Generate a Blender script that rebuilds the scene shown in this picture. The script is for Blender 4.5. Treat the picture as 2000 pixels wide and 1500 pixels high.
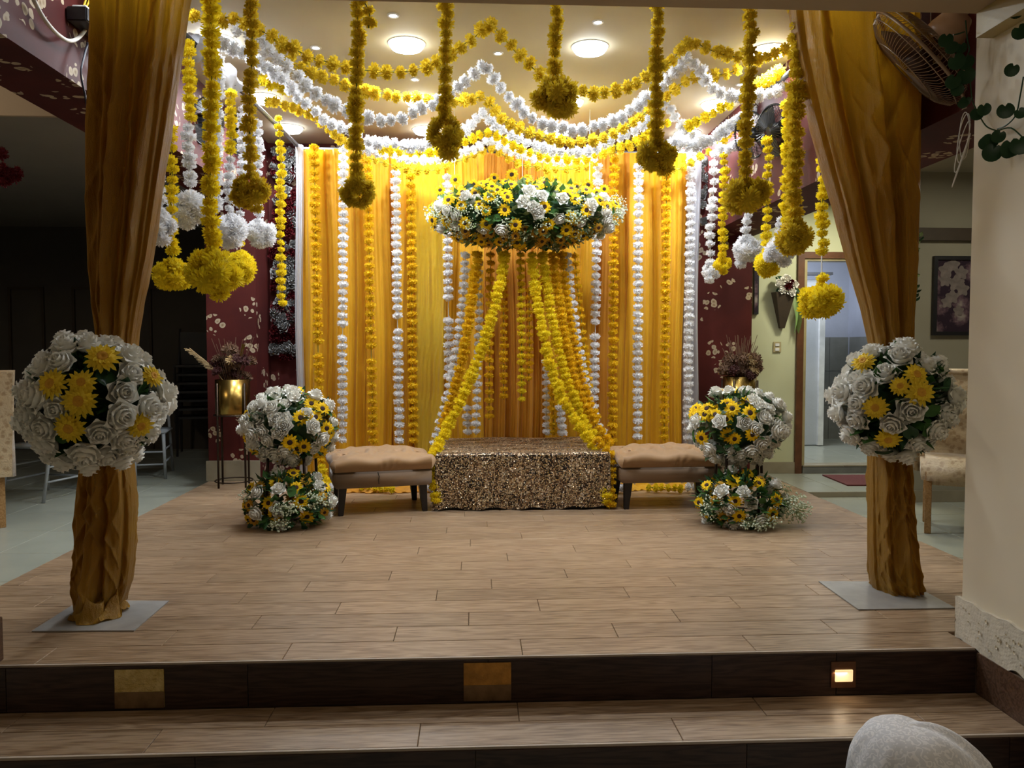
import bpy, bmesh, math, random
from mathutils import Vector, Matrix, Euler
PI = math.pi
rnd = random.Random(11)
for o in list(bpy.data.objects): bpy.data.objects.remove(o)
C = bpy.context.scene.collection
scn = bpy.context.scene
# ------------------------------------------------------------------ camera, world, light, exposure
F = 1550.0; EYE = Vector((0, 0, 1.2))
YAW = math.atan(73/F); PITCH = math.atan(70/F)
cd = bpy.data.cameras.new('camera'); cam = bpy.data.objects.new('camera', cd); C.objects.link(cam)
cd.sensor_width = 36; cd.lens = F/2000*36; cd.clip_start = .05; cd.clip_end = 60
cam.location = EYE; cam.rotation_euler = (PI/2-PITCH, 0, -YAW); scn.camera = cam
RC = Euler((PI/2-PITCH, 0, -YAW)).to_matrix()
scn.view_settings.view_transform = 'Standard'; scn.view_settings.look = 'None'
scn.view_settings.gamma = 1; scn.view_settings.use_curve_mapping = False
scn.view_settings.exposure = 0.5
w = bpy.data.worlds.new('world'); scn.world = w; w.use_nodes = True
w.node_tree.nodes['Background'].inputs[0].default_value = (1.0, .80, .58, 1)
w.node_tree.nodes['Background'].inputs[1].default_value = .038

def area(name, loc, power, col, size, rot=(0,0,0), shape='DISK', sy=None, spread=None):
    l = bpy.data.lights.new(name, 'AREA'); l.energy = power; l.color = col; l.shape = shape; l.size = size
    if sy: l.size_y = sy
    if spread: l.spread = spread
    o = bpy.data.objects.new(name, l); o.location = loc; o.rotation_euler = rot; C.objects.link(o); return o
COOL = (.86, .93, 1.0)
LED = [(x, y) for y in (4.05, 5.2, 6.35, 7.2) for x in (-1.63, -.43, .75, 1.93)]
for x, y in LED: area('panel_lamp', (x, y, 3.085), {4.05: 3.0, 5.2: 15.5, 6.35: 20, 7.2: 12.0}[y], COOL, .2)
area('door_room_lamp', (3.5, 8.6, 2.55), 22, (.85, .92, 1), .5)
area('side_room_lamp', (3.8, 5.0, 2.55), 9, (1, .93, .72), .5)
area('wall_wash_lamp', (3.3, 6.6, 2.55), 16, (1, .95, .75), .3)
area('bulkhead_fill', (-4.2, 3.5, 3.0), 11, (1, .86, .66), .4, (math.radians(97), 0, 0))  # unseen fill light, added to brighten the beige bulkhead
area('hall_lamp', (1.15, 1.3, 2.42), 5.2, (1, .86, .68), .5)

# ------------------------------------------------------------------ projection helpers (pixel of the photo -> point of the room)
def ray(px, py): return RC @ Vector(((px-1000)/F, -(py-750)/F, -1))
def at(px, py, Y):
    r = ray(px, py); return EYE + r*(Y/r.y)
def atz(px, py, z):
    r = ray(px, py); return EYE + r*((z-EYE.z)/r.z)
def atx(px, py, x):
    r = ray(px, py); return EYE + r*(x/r.x)

# ------------------------------------------------------------------ object helpers
def tag(o, label=None, cat=None, group=None, kind=None):
    if label: o['label'] = label
    if cat: o['category'] = cat
    if group: o['group'] = group
    if kind: o['kind'] = kind
    return o
def empty(name, loc=(0,0,0), label=None, cat=None, group=None, rz=0):
    o = bpy.data.objects.new(name, None); o.location = loc; o.rotation_euler = (0,0,rz); o.empty_display_size = .05
    C.objects.link(o); return tag(o, label, cat, group)
def put(name, me, parent=None, loc=(0,0,0), rot=(0,0,0), sc=1):
    o = bpy.data.objects.new(name, me); o.location = loc; o.rotation_euler = rot
    o.scale = sc if hasattr(sc, '__len__') else (sc,)*3
    o.parent = parent; C.objects.link(o); return o
class MB:
    def __init__(s): s.v = []; s.f = []; s.m = []; s.cur = 0
    def add(s, vs, fs):
        b = len(s.v); s.v += [tuple(v) for v in vs]
        for f in fs: s.f.append([b+i for i in f]); s.m.append(s.cur)
        return s
    def box(s, x0, x1, y0, y1, z0, z1):
        return s.add([(x0,y0,z0),(x1,y0,z0),(x1,y1,z0),(x0,y1,z0),(x0,y0,z1),(x1,y0,z1),(x1,y1,z1),(x0,y1,z1)],
                     [(0,3,2,1),(4,5,6,7),(0,1,5,4),(1,2,6,5),(2,3,7,6),(3,0,4,7)])
    def tube(s, pts, r, n=6, closed=False, r2=None):
        pts = [Vector(p) for p in pts]; k = len(pts); rings = []
        up = Vector((.13,.31,.94)).normalized(); vs = []
        for i, p in enumerate(pts):
            a = pts[(i-1) % k] if (closed or i > 0) else p; b = pts[(i+1) % k] if (closed or i < k-1) else p
            t = (b-a).normalized() if (b-a).length > 1e-9 else Vector((0,0,1))
            u = t.cross(up)
            if u.length < 1e-3: u = t.cross(Vector((1,0,0)))
            u.normalize(); w_ = t.cross(u)
            rr = r if r2 is None else r+(r2-r)*i/max(1, k-1)
            for j in range(n): vs.append(p+(u*math.cos(2*PI*j/n)+w_*math.sin(2*PI*j/n))*rr)
        fs = []
        for i in range(k if closed else k-1):
            for j in range(n):
                a = i*n+j; b = i*n+(j+1) % n; c = ((i+1) % k)*n+(j+1) % n; d = ((i+1) % k)*n+j
                fs.append((a, b, c, d))
        if not closed: fs.append(tuple(range(n))[::-1]); fs.append(tuple((k-1)*n+j for j in range(n)))
        return s.add(vs, fs)
    def lathe(s, prof, n=24, c=(0,0,0), sx=1, sy=1):
        vs = [(c[0]+r*math.cos(2*PI*j/n)*sx, c[1]+r*math.sin(2*PI*j/n)*sy, c[2]+z) for r, z in prof for j in range(n)]
        fs = [(i*n+j, i*n+(j+1)%n, (i+1)*n+(j+1)%n, (i+1)*n+j) for i in range(len(prof)-1) for j in range(n)]
        return s.add(vs, fs)
    def grid(s, fn, nu, nv, closed=False):
        vs = [fn(i/nu, j/nv) for j in range(nv+1) for i in range(nu+1)]
        fs = [(j*(nu+1)+i, j*(nu+1)+i+1, (j+1)*(nu+1)+i+1, (j+1)*(nu+1)+i) for j in range(nv) for i in range(nu)]
        return s.add(vs, fs)
    def mesh(s, name, mats, smooth=False):
        me = bpy.data.meshes.new(name); me.from_pydata(s.v, [], s.f)
        for m in (mats if isinstance(mats, (list, tuple)) else [mats]): me.materials.append(m)
        if any(s.m): me.polygons.foreach_set('material_index', s.m)
        if smooth: me.polygons.foreach_set('use_smooth', [True]*len(me.polygons))
        me.update(); return me
    def put(s, name, mats, parent=None, smooth=False, loc=(0,0,0), rot=(0,0,0), bevel=0):
        me = s.mesh(name, mats, smooth)
        if bevel:
            bm = bmesh.new(); bm.from_mesh(me)
            bmesh.ops.bevel(bm, geom=bm.edges[:], offset=bevel, segments=2, affect='EDGES', clamp_overlap=True)
            bm.to_mesh(me); bm.free()
        return put(name, me, parent, loc, rot)
def struct(name, mb, m, label, cat='room', **k):
    o = mb.put(name, m, **k); return tag(o, label, cat, kind='structure')

# ------------------------------------------------------------------ materials
class NT:
    def __init__(s, name):
        s.m = bpy.data.materials.new(name); s.m.use_nodes = True; s.t = s.m.node_tree; s.b = s.t.nodes['Principled BSDF']; s.out = s.t.nodes['Material Output']
    def n(s, ty, ins=None, **props):
        x = s.t.nodes.new('ShaderNode'+ty)
        for k, v in props.items(): setattr(x, k, v)
        for k, v in (ins or {}).items():
            if hasattr(v, 'is_output'): s.t.links.new(v, x.inputs[k])
            else: x.inputs[k].default_value = v
        return x
    def link(s, a, b): s.t.links.new(a, b)
    def set(s, **k):
        for a, v in k.items():
            i = s.b.inputs[a.replace('_', ' ')]
            if hasattr(v, 'is_output'): s.link(v, i)
            else: i.default_value = v
    def ramp(s, fac, stops):
        r = s.n('ValToRGB', {0: fac}); e = r.color_ramp.elements
        while len(e) < len(stops): e.new(.5)
        for x, (p, c) in zip(e, stops): x.position = p; x.color = (*c, 1) if len(c) == 3 else c
        return r.outputs[0]
    def coord(s, kind='Object', scale=(1,1,1)):
        tc = s.n('TexCoord'); mp = s.n('Mapping', {0: tc.outputs[kind], 'Scale': scale}); return mp.outputs[0]
    def noise(s, vec, scale, detail=3, rough=.55): return s.n('TexNoise', {'Vector': vec, 'Scale': scale, 'Detail': detail, 'Roughness': rough}).outputs[0]
    def bump(s, h, strength, dist=.01):
        b = s.n('Bump', {'Height': h, 'Strength': strength, 'Distance': dist}); s.link(b.outputs[0], s.b.inputs['Normal']); return b
def mul(c, k): return tuple(min(1, x*k) for x in c)
def plain(name, col, rough=.6, metal=0, var=.15, scale=8, bump=.1, kind='Object', spec=.5):
    t = NT(name); v = t.coord(kind); n = t.noise(v, scale)
    t.set(Base_Color=t.ramp(n, [(.3, mul(col, 1-var)), (.7, mul(col, 1+var))]), Roughness=rough, Metallic=metal)
    t.b.inputs['Specular IOR Level'].default_value = spec
    if bump: t.bump(t.noise(v, scale*6, 4), bump)
    return t.m
def emit(name, col, k):
    t = NT(name); t.set(Base_Color=(*col, 1), Emission_Color=(*col, 1), Emission_Strength=k); return t.m
def petal(name, col, trans=.35, var=.18, tip=None, rough=.7):
    t = NT(name); oi = t.n('ObjectInfo'); v = t.coord('Object'); n = t.noise(v, 60, 2)
    a = t.n('MixRGB', {0: oi.outputs['Random'], 1: (*mul(col, 1-var), 1), 2: (*mul(col, 1+var*.6), 1)})
    b = t.n('MixRGB', {0: n, 1: a.outputs[0], 2: (*(tip or mul(col, 1+var)), 1)})
    t.set(Base_Color=b.outputs[0], Roughness=rough); t.b.inputs['Specular IOR Level'].default_value = .25
    tr = t.n('BsdfTranslucent', {0: b.outputs[0]})
    mx = t.n('MixShader', {0: trans, 1: t.b.outputs[0], 2: tr.outputs[0]}); t.link(mx.outputs[0], t.out.inputs[0]); return t.m
def fabric(name, c1, c2, trans=.3, rough=.55, bump=.35, wr=(18, 18, 5), sheen=.2, ridge=False):
    t = NT(name); v = t.coord('Object', wr); n = t.noise(v, 1.0, 5, .6)
    if ridge:
        a_ = t.n('Math', {0: n, 1: .5}, operation='SUBTRACT'); b_ = t.n('Math', {0: a_.outputs[0]}, operation='ABSOLUTE'); n = t.n('Math', {0: b_.outputs[0], 1: -6.0}, operation='MULTIPLY').outputs[0]
    v2 = t.coord('Object'); n2 = t.noise(v2, 1.6, 2)
    col = t.ramp(n2, [(.35, c1), (.65, c2)])
    t.set(Base_Color=col, Roughness=rough, Sheen_Weight=sheen)
    fine = t.noise(v2, 320, 2); fs = t.n('Math', {0: fine, 1: .4}, operation='MULTIPLY'); hh = t.n('Math', {0: n, 1: fs.outputs[0]}, operation='ADD')
    t.bump(hh.outputs[0], bump, .012)
    tr = t.n('BsdfTranslucent', {0: col}); mx = t.n('MixShader', {0: trans, 1: t.b.outputs[0], 2: tr.outputs[0]}); t.link(mx.outputs[0], t.out.inputs[0]); return t.m
def wood(name, c1, c2, c3, rough=.38, spec=.4, along='x', var=.25):
    t = NT(name); tc = t.n('TexCoord'); oi = t.n('ObjectInfo')
    sh = t.n('Math', {0: oi.outputs['Random'], 1: 37.0}, operation='MULTIPLY')
    cb = t.n('CombineXYZ', {0: sh.outputs[0], 1: sh.outputs[0], 2: sh.outputs[0]})
    ad = t.n('VectorMath', {0: tc.outputs['Object'], 1: cb.outputs[0]}, operation='ADD')
    sc = (1.1, 13, 13) if along == 'x' else (13, 1.1, 13)
    mp = t.n('Mapping', {0: ad.outputs[0], 'Scale': sc}).outputs[0]
    n1 = t.noise(mp, 1.3, 3, .5)
    w_ = t.n('Math', {0: n1, 1: 9.0}, operation='MULTIPLY'); fr = t.n('Math', {0: w_.outputs[0]}, operation='FRACT')
    pk = t.n('Math', {0: fr.outputs[0], 1: .5}, operation='SUBTRACT'); ab = t.n('Math', {0: pk.outputs[0]}, operation='ABSOLUTE')
    mp2 = t.n('Mapping', {0: ad.outputs[0], 'Scale': tuple(q*7 for q in sc)}).outputs[0]
    n2 = t.noise(mp2, 1.0, 4, .7)
    mixn = t.n('Math', {0: ab.outputs[0], 1: n2}, operation='ADD')
    col = t.ramp(mixn.outputs[0], [(.35, c1), (.62, c2), (.95, c3)])
    hsv = t.n('HueSaturation', {'Color': col})
    rg = t.n('MapRange', {0: oi.outputs['Random'], 3: 1-var, 4: 1+var}); t.link(rg.outputs[0], hsv.inputs['Value'])
    t.set(Base_Color=hsv.outputs[0], Roughness=rough); t.b.inputs['Specular IOR Level'].default_value = spec
    t.bump(n2, .12, .002); return t.m

M = {}
M['floor'] = wood('wood_look_floor', (.150,.088,.046), (.255,.162,.092), (.37,.255,.158), .36, .45, var=.10)
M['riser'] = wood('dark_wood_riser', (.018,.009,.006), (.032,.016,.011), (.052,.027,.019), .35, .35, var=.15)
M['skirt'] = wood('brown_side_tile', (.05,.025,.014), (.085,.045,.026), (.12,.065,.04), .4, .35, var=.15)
M['nosing'] = plain('pale_grout', (.45,.36,.28), .7)
M['grout'] = plain('brown_grout', (.18,.125,.08), .8)
M['tile'] = plain('pale_floor_tile', (.33,.34,.275), .25, var=.05, scale=3, bump=0)
M['tile_grout'] = plain('tile_joint', (.16,.16,.14), .8)
M['ceil'] = plain('cream_ceiling_paint', (.54,.48,.35), .65, var=.03, scale=2, bump=.03, spec=.3)
M['hallceil'] = plain('beige_soffit_paint', (.40,.30,.20), .7, var=.05, scale=2, bump=.05)
M['green'] = plain('pale_green_wall_paint', (.60,.62,.40), .6, var=.04, scale=2, bump=.05)
M['cream'] = plain('cream_wall_paint', (.70,.62,.47), .6, var=.04, scale=2, bump=.06)
M['grey'] = plain('grey_beige_wall_paint', (.30,.28,.21), .7, var=.05, scale=2, bump=.05)
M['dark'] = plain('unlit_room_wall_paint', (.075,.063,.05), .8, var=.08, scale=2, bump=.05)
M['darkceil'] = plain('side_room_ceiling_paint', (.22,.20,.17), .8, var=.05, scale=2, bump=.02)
M['band'] = plain('dark_brown_band', (.05,.033,.018), .6)
M['skirting'] = plain('stone_skirting', (.30,.26,.18), .35, var=.15, scale=5)
M['crumble'] = plain('crumbling_white_plaster', (.62,.56,.45), .9, var=.08, scale=9, bump=.35)
M['brown'] = plain('door_frame_brown', (.12,.045,.016), .45, var=.25, scale=12)
M['steel'] = plain('brushed_steel_plate', (.27,.255,.235), .5, .1, var=.22, scale=5, bump=.08)
M['pipe'] = plain('grey_pipe', (.10,.10,.11), .5, .3)
M['black'] = plain('black_plastic', (.012,.012,.014), .4)
M['leg'] = plain('espresso_leg', (.012,.008,.007), .35, var=.2)
M['string'] = plain('green_string', (.16,.2,.04), .8, bump=0)
M['thread'] = plain('white_thread', (.6,.6,.55), .8, bump=0)
M['lamp'] = emit('lit_panel_diffuser', (.88,.94,1.0), 14)
M['spot'] = emit('lit_spot_lens', (.9,.93,1.0), 12)
M['white'] = plain('white_trim', (.75,.75,.73), .45)
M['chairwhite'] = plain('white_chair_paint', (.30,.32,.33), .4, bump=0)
M['cablewhite'] = plain('white_cable', (.62,.58,.52), .5, bump=0)
M['cableblack'] = plain('black_cable', (.02,.02,.035), .4, bump=0)
M['yellowwire'] = plain('yellow_wire', (.75,.5,.03), .5, bump=0)
M['yel'] = petal('marigold_yellow', (.86,.68,.016), .35, .12, (1.0,.84,.04))
M['gold'] = petal('marigold_golden_yellow', (.72,.53,.022), .35, .12, (.86,.66,.05))
M['amber'] = petal('marigold_curtain_cast', (.80,.52,.014), .35, .14, (.95,.66,.02))  # golden petals with the curtain's orange light cast put into the colour
M['wht'] = petal('white_pompom', (.88,.88,.89), .30, .05, (.9,.9,.92))
M['rose'] = petal('white_rose_petal', (.88,.86,.78), .12, .04, (.92,.90,.84))
M['sun'] = petal('sunflower_petal', (.90,.58,.008), .25, .14, (1.0,.68,.01))
M['gerb'] = petal('gerbera_petal', (.88,.68,.06), .25, .12, (.88,.60,.03))
M['rust'] = petal('rust_flower', (.66,.36,.04), .3, .25, (.62,.36,.03))
M['orange'] = plain('orange_flower_centre', (.62,.30,.02), .8, var=.3, scale=80)
M['disk'] = plain('dark_flower_centre', (.035,.010,.004), .8, var=.4, scale=90)
M['leaf'] = petal('leaf_green', (.045,.12,.03), .15, .3, (.07,.17,.04), .4)
M['darkleaf'] = petal('dark_leaf_green', (.018,.05,.022), .1, .3, (.03,.08,.03), .35)
M['sage'] = petal('sage_green', (.20,.28,.11), .2, .25, (.30,.38,.18))
M['breath'] = petal('gypsophila_white', (.72,.78,.60), .2, .08)
M['fern'] = petal('light_fern_green', (.26,.42,.13), .3, .15)
M['redp'] = petal('red_flower', (.10,.006,.009), .2, .3)
M['greyrose'] = petal('white_wall_flower', (.28,.28,.27), .2, .2)
M['dried'] = petal('dried_brown', (.14,.075,.045), .1, .35, (.22,.13,.08))
M['straw'] = petal('dried_straw', (.42,.30,.15), .2, .2)
M['maroondry'] = petal('dried_maroon', (.055,.018,.016), .1, .3)
M['brass'] = plain('polished_brass', (.42,.27,.07), .27, 1, var=.12, scale=4, bump=.03)
M['bronze'] = plain('dark_bronze_rod', (.035,.022,.014), .4, .7)
M['velvet'] = fabric('tan_velvet', (.31,.165,.058), (.35,.19,.07), 0, .6, .05, (5,5,5), .5)
M['velvet2'] = fabric('tan_velvet_base', (.21,.12,.055), (.24,.14,.062), 0, .65, .05, (10,10,10), .6)
M['cyel'] = fabric('yellow_backdrop_cloth', (.88,.46,.006), (.93,.52,.009), .25, .45, .55, (26,26,3))
M['ccrink'] = fabric('crinkled_yellow_cloth', (.86,.55,.01), (.9,.62,.02), .3, .4, 1.0, (30,30,22))
M['cor'] = fabric('orange_backdrop_cloth', (.66,.26,.006), (.74,.33,.008), .25, .5, .5, (26,26,3))
M['cwhite'] = fabric('white_backdrop_cloth', (.58,.58,.62), (.66,.66,.70), .25, .7, .3, (20,20,3))
M['drape'] = fabric('mustard_post_drape', (.40,.195,.008), (.51,.27,.011), .42, .34, .9, (7,7,1.6), .1, True)
def damask():
    t = NT('gold_damask'); v = t.coord('Object'); n = t.n('TexVoronoi', {'Vector': v, 'Scale': 26.0}); nn = t.noise(v, 90, 3)
    s = t.n('Math', {0: n.outputs[0], 1: nn}, operation='MULTIPLY')
    t.set(Base_Color=t.ramp(s.outputs[0], [(.12, (.33,.22,.11)), (.24, (.48,.36,.21))]), Roughness=.5, Sheen_Weight=.3); t.bump(s.outputs[0], .5, .01); return t.m
M['damask'] = damask()
def wallpaper():
    t = NT('maroon_blossom_wallpaper'); v = t.coord('Object'); jit = t.n('TexNoise', {'Vector': v, 'Scale': 9.0})
    vj = t.n('VectorMath', {0: jit.outputs['Color'], 1: (.05,.05,.05)}, operation='MULTIPLY'); vv = t.n('VectorMath', {0: v, 1: vj.outputs[0]}, operation='ADD')
    a = t.n('TexVoronoi', {'Vector': vv.outputs[0], 'Scale': 17.0, 'Randomness': .8})
    b = t.n('TexVoronoi', {'Vector': vv.outputs[0], 'Scale': 4.2, 'Randomness': 1.0})
    a1 = t.n('Math', {0: a.outputs[0], 1: .40}, operation='LESS_THAN'); b1 = t.n('Math', {0: b.outputs[0], 1: .39}, operation='LESS_THAN')
    m = t.n('Math', {0: a1.outputs[0], 1: b1.outputs[0]}, operation='MULTIPLY')
    base = t.ramp(t.noise(v, 2.2, 4), [(.35, (.058,.009,.008)), (.65, (.095,.015,.012))])
    fl = t.ramp(a.outputs[0], [(.05, (.22,.14,.07)), (.25, (.44,.35,.24))])
    mx = t.n('MixRGB', {0: m.outputs[0], 1: base, 2: fl}); t.set(Base_Color=mx.outputs[0], Roughness=.65); t.b.inputs['Specular IOR Level'].default_value = .2; return t.m
M['paper'] = wallpaper()
def sequins():
    t = NT('bronze_sequin_cloth'); v = t.coord('Object'); vo = t.n('TexVoronoi', {'Vector': v, 'Scale': 95.0, 'Randomness': .55})
    sep = t.n('SeparateColor', {0: vo.outputs['Color']})
    col = t.ramp(sep.outputs[0], [(.0, (.16,.09,.05)), (.35, (.36,.22,.12)), (.75, (.62,.44,.25)), (1, (1,.86,.62))])
    gap = t.n('Math', {0: vo.outputs[0], 1: .52}, operation='LESS_THAN')
    cc = t.n('MixRGB', {0: gap.outputs[0], 1: (.02,.012,.008,1), 2: col})
    g = t.n('NewGeometry'); rv = t.n('VectorMath', {0: vo.outputs['Color'], 1: (.5,.5,.5)}, operation='SUBTRACT')
    rs = t.n('VectorMath', {0: rv.outputs[0], 1: (.9,.9,.9)}, operation='MULTIPLY')
    nn = t.n('VectorMath', {0: g.outputs['Normal'], 1: rs.outputs[0]}, operation='ADD'); nz = t.n('VectorMath', {0: nn.outputs[0]}, operation='NORMALIZE')
    t.link(nz.outputs[0], t.b.inputs['Normal']); t.set(Base_Color=cc.outputs[0], Metallic=.35, Roughness=.36); return t.m
M['sequin'] = sequins()
def embroidered():
    t = NT('white_embroidered_cotton'); v = t.coord('Object', (1,1,1)); n = t.noise(v, 30, 2); x = t.n('Math', {0: n, 1: 7.0}, operation='MULTIPLY')
    fr = t.n('Math', {0: x.outputs[0]}, operation='FRACT'); st = t.n('Math', {0: fr.outputs[0], 1: .62}, operation='GREATER_THAN')
    mx = t.n('MixRGB', {0: st.outputs[0], 1: (.66,.67,.71,1), 2: (.84,.84,.87,1)}); t.set(Base_Color=mx.outputs[0], Roughness=.8); t.bump(st.outputs[0], .35, .004); return t.m
M['embroid'] = embroidered()
def foil():
    t = NT('crumpled_gold_foil'); v = t.coord('Object'); n = t.noise(v, 22, 5, .7)
    t.set(Base_Color=t.ramp(n, [(.3, (.55,.38,.10)), (.7, (.88,.72,.34))]), Metallic=.6, Roughness=.3); t.bump(n, .8, .02); return t.m
M['foil'] = foil()
M['cornice'] = plain('gold_painted_cornice', (.42,.33,.14), .45, var=.08)
def painting():
    t = NT('dark_floral_print'); v = t.coord('Object'); vo = t.n('TexVoronoi', {'Vector': v, 'Scale': 6.0}); n = t.noise(v, 30, 4)
    s = t.n('Math', {0: vo.outputs[0], 1: n}, operation='MULTIPLY')
    t.set(Base_Color=t.ramp(s.outputs[0], [(.05, (.30,.26,.24)), (.13, (.13,.08,.10)), (.25, (.03,.018,.03))]), Roughness=.25); return t.m
M['print'] = painting()
M['walltile'] = plain('grey_wall_tile', (.22,.22,.20), .3, var=.15, scale=6, bump=0)
M['doorwhite'] = plain('blue_white_door', (.50,.52,.55), .4, var=.03)
M['bluewall'] = plain('bluish_white_wall', (.42,.44,.52), .6, var=.03)
M['maroonmat'] = plain('maroon_doormat', (.13,.03,.025), .9, var=.2, scale=60, bump=.5)
M['woodleg'] = wood('oak_chair_wood', (.20,.10,.03), (.28,.15,.05), (.35,.2,.08), .4, .4, 'y')
M['switch'] = plain('ivory_switch', (.45,.38,.20), .4, bump=0)
M['cage'] = plain('beige_fan_wire', (.34,.24,.16), .4, .3, bump=0)
M['fanbody'] = plain('beige_fan_plastic', (.62,.42,.27), .3, bump=0)
M['blade'] = plain('smoky_fan_blade', (.10,.055,.04), .3, bump=0)
M['warmlens'] = emit('warm_step_lens', (1.0,.74,.38), .62)

# ------------------------------------------------------------------ setting
DX0, DX1, DY0, DY1 = -2.4, 2.77, 3.04, 7.45
def plank_mesh(L, W, T, m, ch=.002):
    mb = MB(); a, b = L/2, W/2
    mb.add([(-a,-b,-T),(a,-b,-T),(a,b,-T),(-a,b,-T),(-a,-b,-ch),(a,-b,-ch),(a,b,-ch),(-a,b,-ch),(-a+ch,-b+ch,0),(a-ch,-b+ch,0),(a-ch,b-ch,0),(-a+ch,b-ch,0)],
           [(0,1,5,4),(1,2,6,5),(2,3,7,6),(3,0,4,7),(4,5,9,8),(5,6,10,9),(6,7,11,10),(7,4,8,11),(8,9,10,11)])
    return mb.mesh('plank', m)
_pc = {}
def plank(name, L, W, T, m, parent, loc, rot=(0,0,0)):
    k = (round(L,3), round(W,3), T, m.name)
    if k not in _pc: _pc[k] = plank_mesh(L, W, T, m)
    return put(name, _pc[k], parent, loc, rot)
def lay(parent, x0, x1, y0, y1, z, L, W, m, T=.012, gap=.002, name='plank', offs=None, seedx=0):
    r = 0; y = y0
    while y < y1-.02:
        wd = min(W, y1-y); x = x0-((offs[r % len(offs)] if offs else rnd.random())*L)
        xe = x1(y) if callable(x1) else x1
        while x < xe-.01:
            a, b = max(x, x0), min(x+L, xe)
            if b-a > .02: plank(name, b-a-gap, wd-gap, T, m, parent, ((a+b)/2, y+wd/2, z))
            x += L
        y += W; r += 1
stage = struct('floor', MB().box(DX0, DX1, DY0, DY1, -.354, -.0125), M['grout'], 'raised stage floor laid with wood-look planks', 'floor')
lay(stage, DX0, lambda y: 2.0 if y < 3.1 else DX1, DY0+.008, DY1, 0, .93, .172, M['floor'], offs=(.22,.78,.45,.10,.62,.33,.90,.5))
MB().box(DX0, 2.0, DY0-.004, DY0+.007, -.008, .0005).put('nosing', M['nosing'], stage)
# lower step and its risers
step = struct('floor', MB().box(-2.6, 2.0, 2.69, DY0-.013, -.354, -.1895), M['grout'], 'lower wooden step in front of the stage', 'step')
lay(step, -2.6, 2.0, 2.697, DY0-.014, -.177, .93, .172, M['floor'], offs=(.42,.03))
MB().box(-2.6, 2.0, 2.685, 2.696, -.186, -.1765).put('nosing', M['nosing'], step)
def risers(parent, y, z0, z1, xs):
    for a, b in zip(xs, xs[1:]):
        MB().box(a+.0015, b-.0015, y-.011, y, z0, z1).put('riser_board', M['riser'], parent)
risers(stage, DY0-.001, -.176, -.009, [-2.4,-1.77,-.87,.05,.93,1.43,2.0])
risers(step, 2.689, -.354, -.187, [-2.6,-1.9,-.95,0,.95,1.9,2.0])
hall = struct('floor', MB().box(-2.6, 2.0, -3, 2.677, -.40, -.354), M['tile'], 'hall floor below the steps', 'floor')
# side floors of large pale tiles
fl = struct('floor', MB().box(-6.5, DX0-.002, 3.12, 10, -.12, -.064), M['tile_grout'], 'pale tiled floor of the dark side room', 'floor')
lay(fl, -6.5, DX0-.004, 3.12, 10, -.05, .6, .6, M['tile'], .013, .005, 'tile', (0,))
fr = struct('floor', MB().box(DX1+.002, 6.2, 3.34, 6.45, -.12, -.059), M['tile_grout'], 'pale tiled floor beside the stage', 'floor')
lay(fr, DX1+.004, 6.2, 3.34, 6.45, -.045, .6, .6, M['tile'], .013, .005, 'tile', (.3,))
fp = struct('floor', MB().box(DX1+.002, 6.2, 6.462, 7.44, -.12, -.014), M['tile_grout'], 'slightly raised tiled landing before the doorway', 'floor')
lay(fp, DX1+.004, 6.2, 6.462, 7.44, 0, .6, .5, M['tile'], .013, .005, 'tile', (.5,))
for a in range(6): MB().box(DX1+.004+a*.57, DX1+.57+a*.57, 6.45, 6.461, -.045, -.001).put('edge_tile', M['skirting'], fp)
# ceilings and beams
struct('ceiling', MB().box(-2.4, 2.59, 3.06, 7.8, 3.15, 3.25), M['ceil'], 'cream ceiling over the stage', 'ceiling')
struct('ceiling', MB().box(-3.2, 3.0, -3, 3.06, 2.5, 3.25), M['hallceil'], 'lower beige ceiling edge in front of the stage', 'ceiling')
struct('trim_1', MB().box(-2.4, -2.0, 3.06, 7.4, 2.53, 3.15), M['paper'], 'blossom-papered beam along the dark side room', 'beam')
struct('trim_2', MB().box(2.13, 2.59, 3.06, 7.4, 2.24, 3.15), M['paper'], 'blossom-papered beam towards the green wall', 'beam')
struct('trim_3', MB().box(1.95, 2.019, .3, 3.055, 2.405, 2.499), M['cornice'], 'golden cornice along the cream wall', 'cornice')
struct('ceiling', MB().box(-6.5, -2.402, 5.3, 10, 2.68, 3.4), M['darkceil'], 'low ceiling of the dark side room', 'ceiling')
struct('ceiling', MB().box(-6.5, -2.402, 5.27, 5.299, 2.68, 3.3).box(-6.5, -2.402, 3.06, 5.3, 3.3, 3.4), M['hallceil'], 'beige bulkhead and upper ceiling of the side room', 'ceiling')
struct('ceiling', MB().box(2.592, 6.2, 3.34, 7.44, 2.6, 2.7), M['grey'], 'ceiling beside the stage', 'ceiling')
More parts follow.
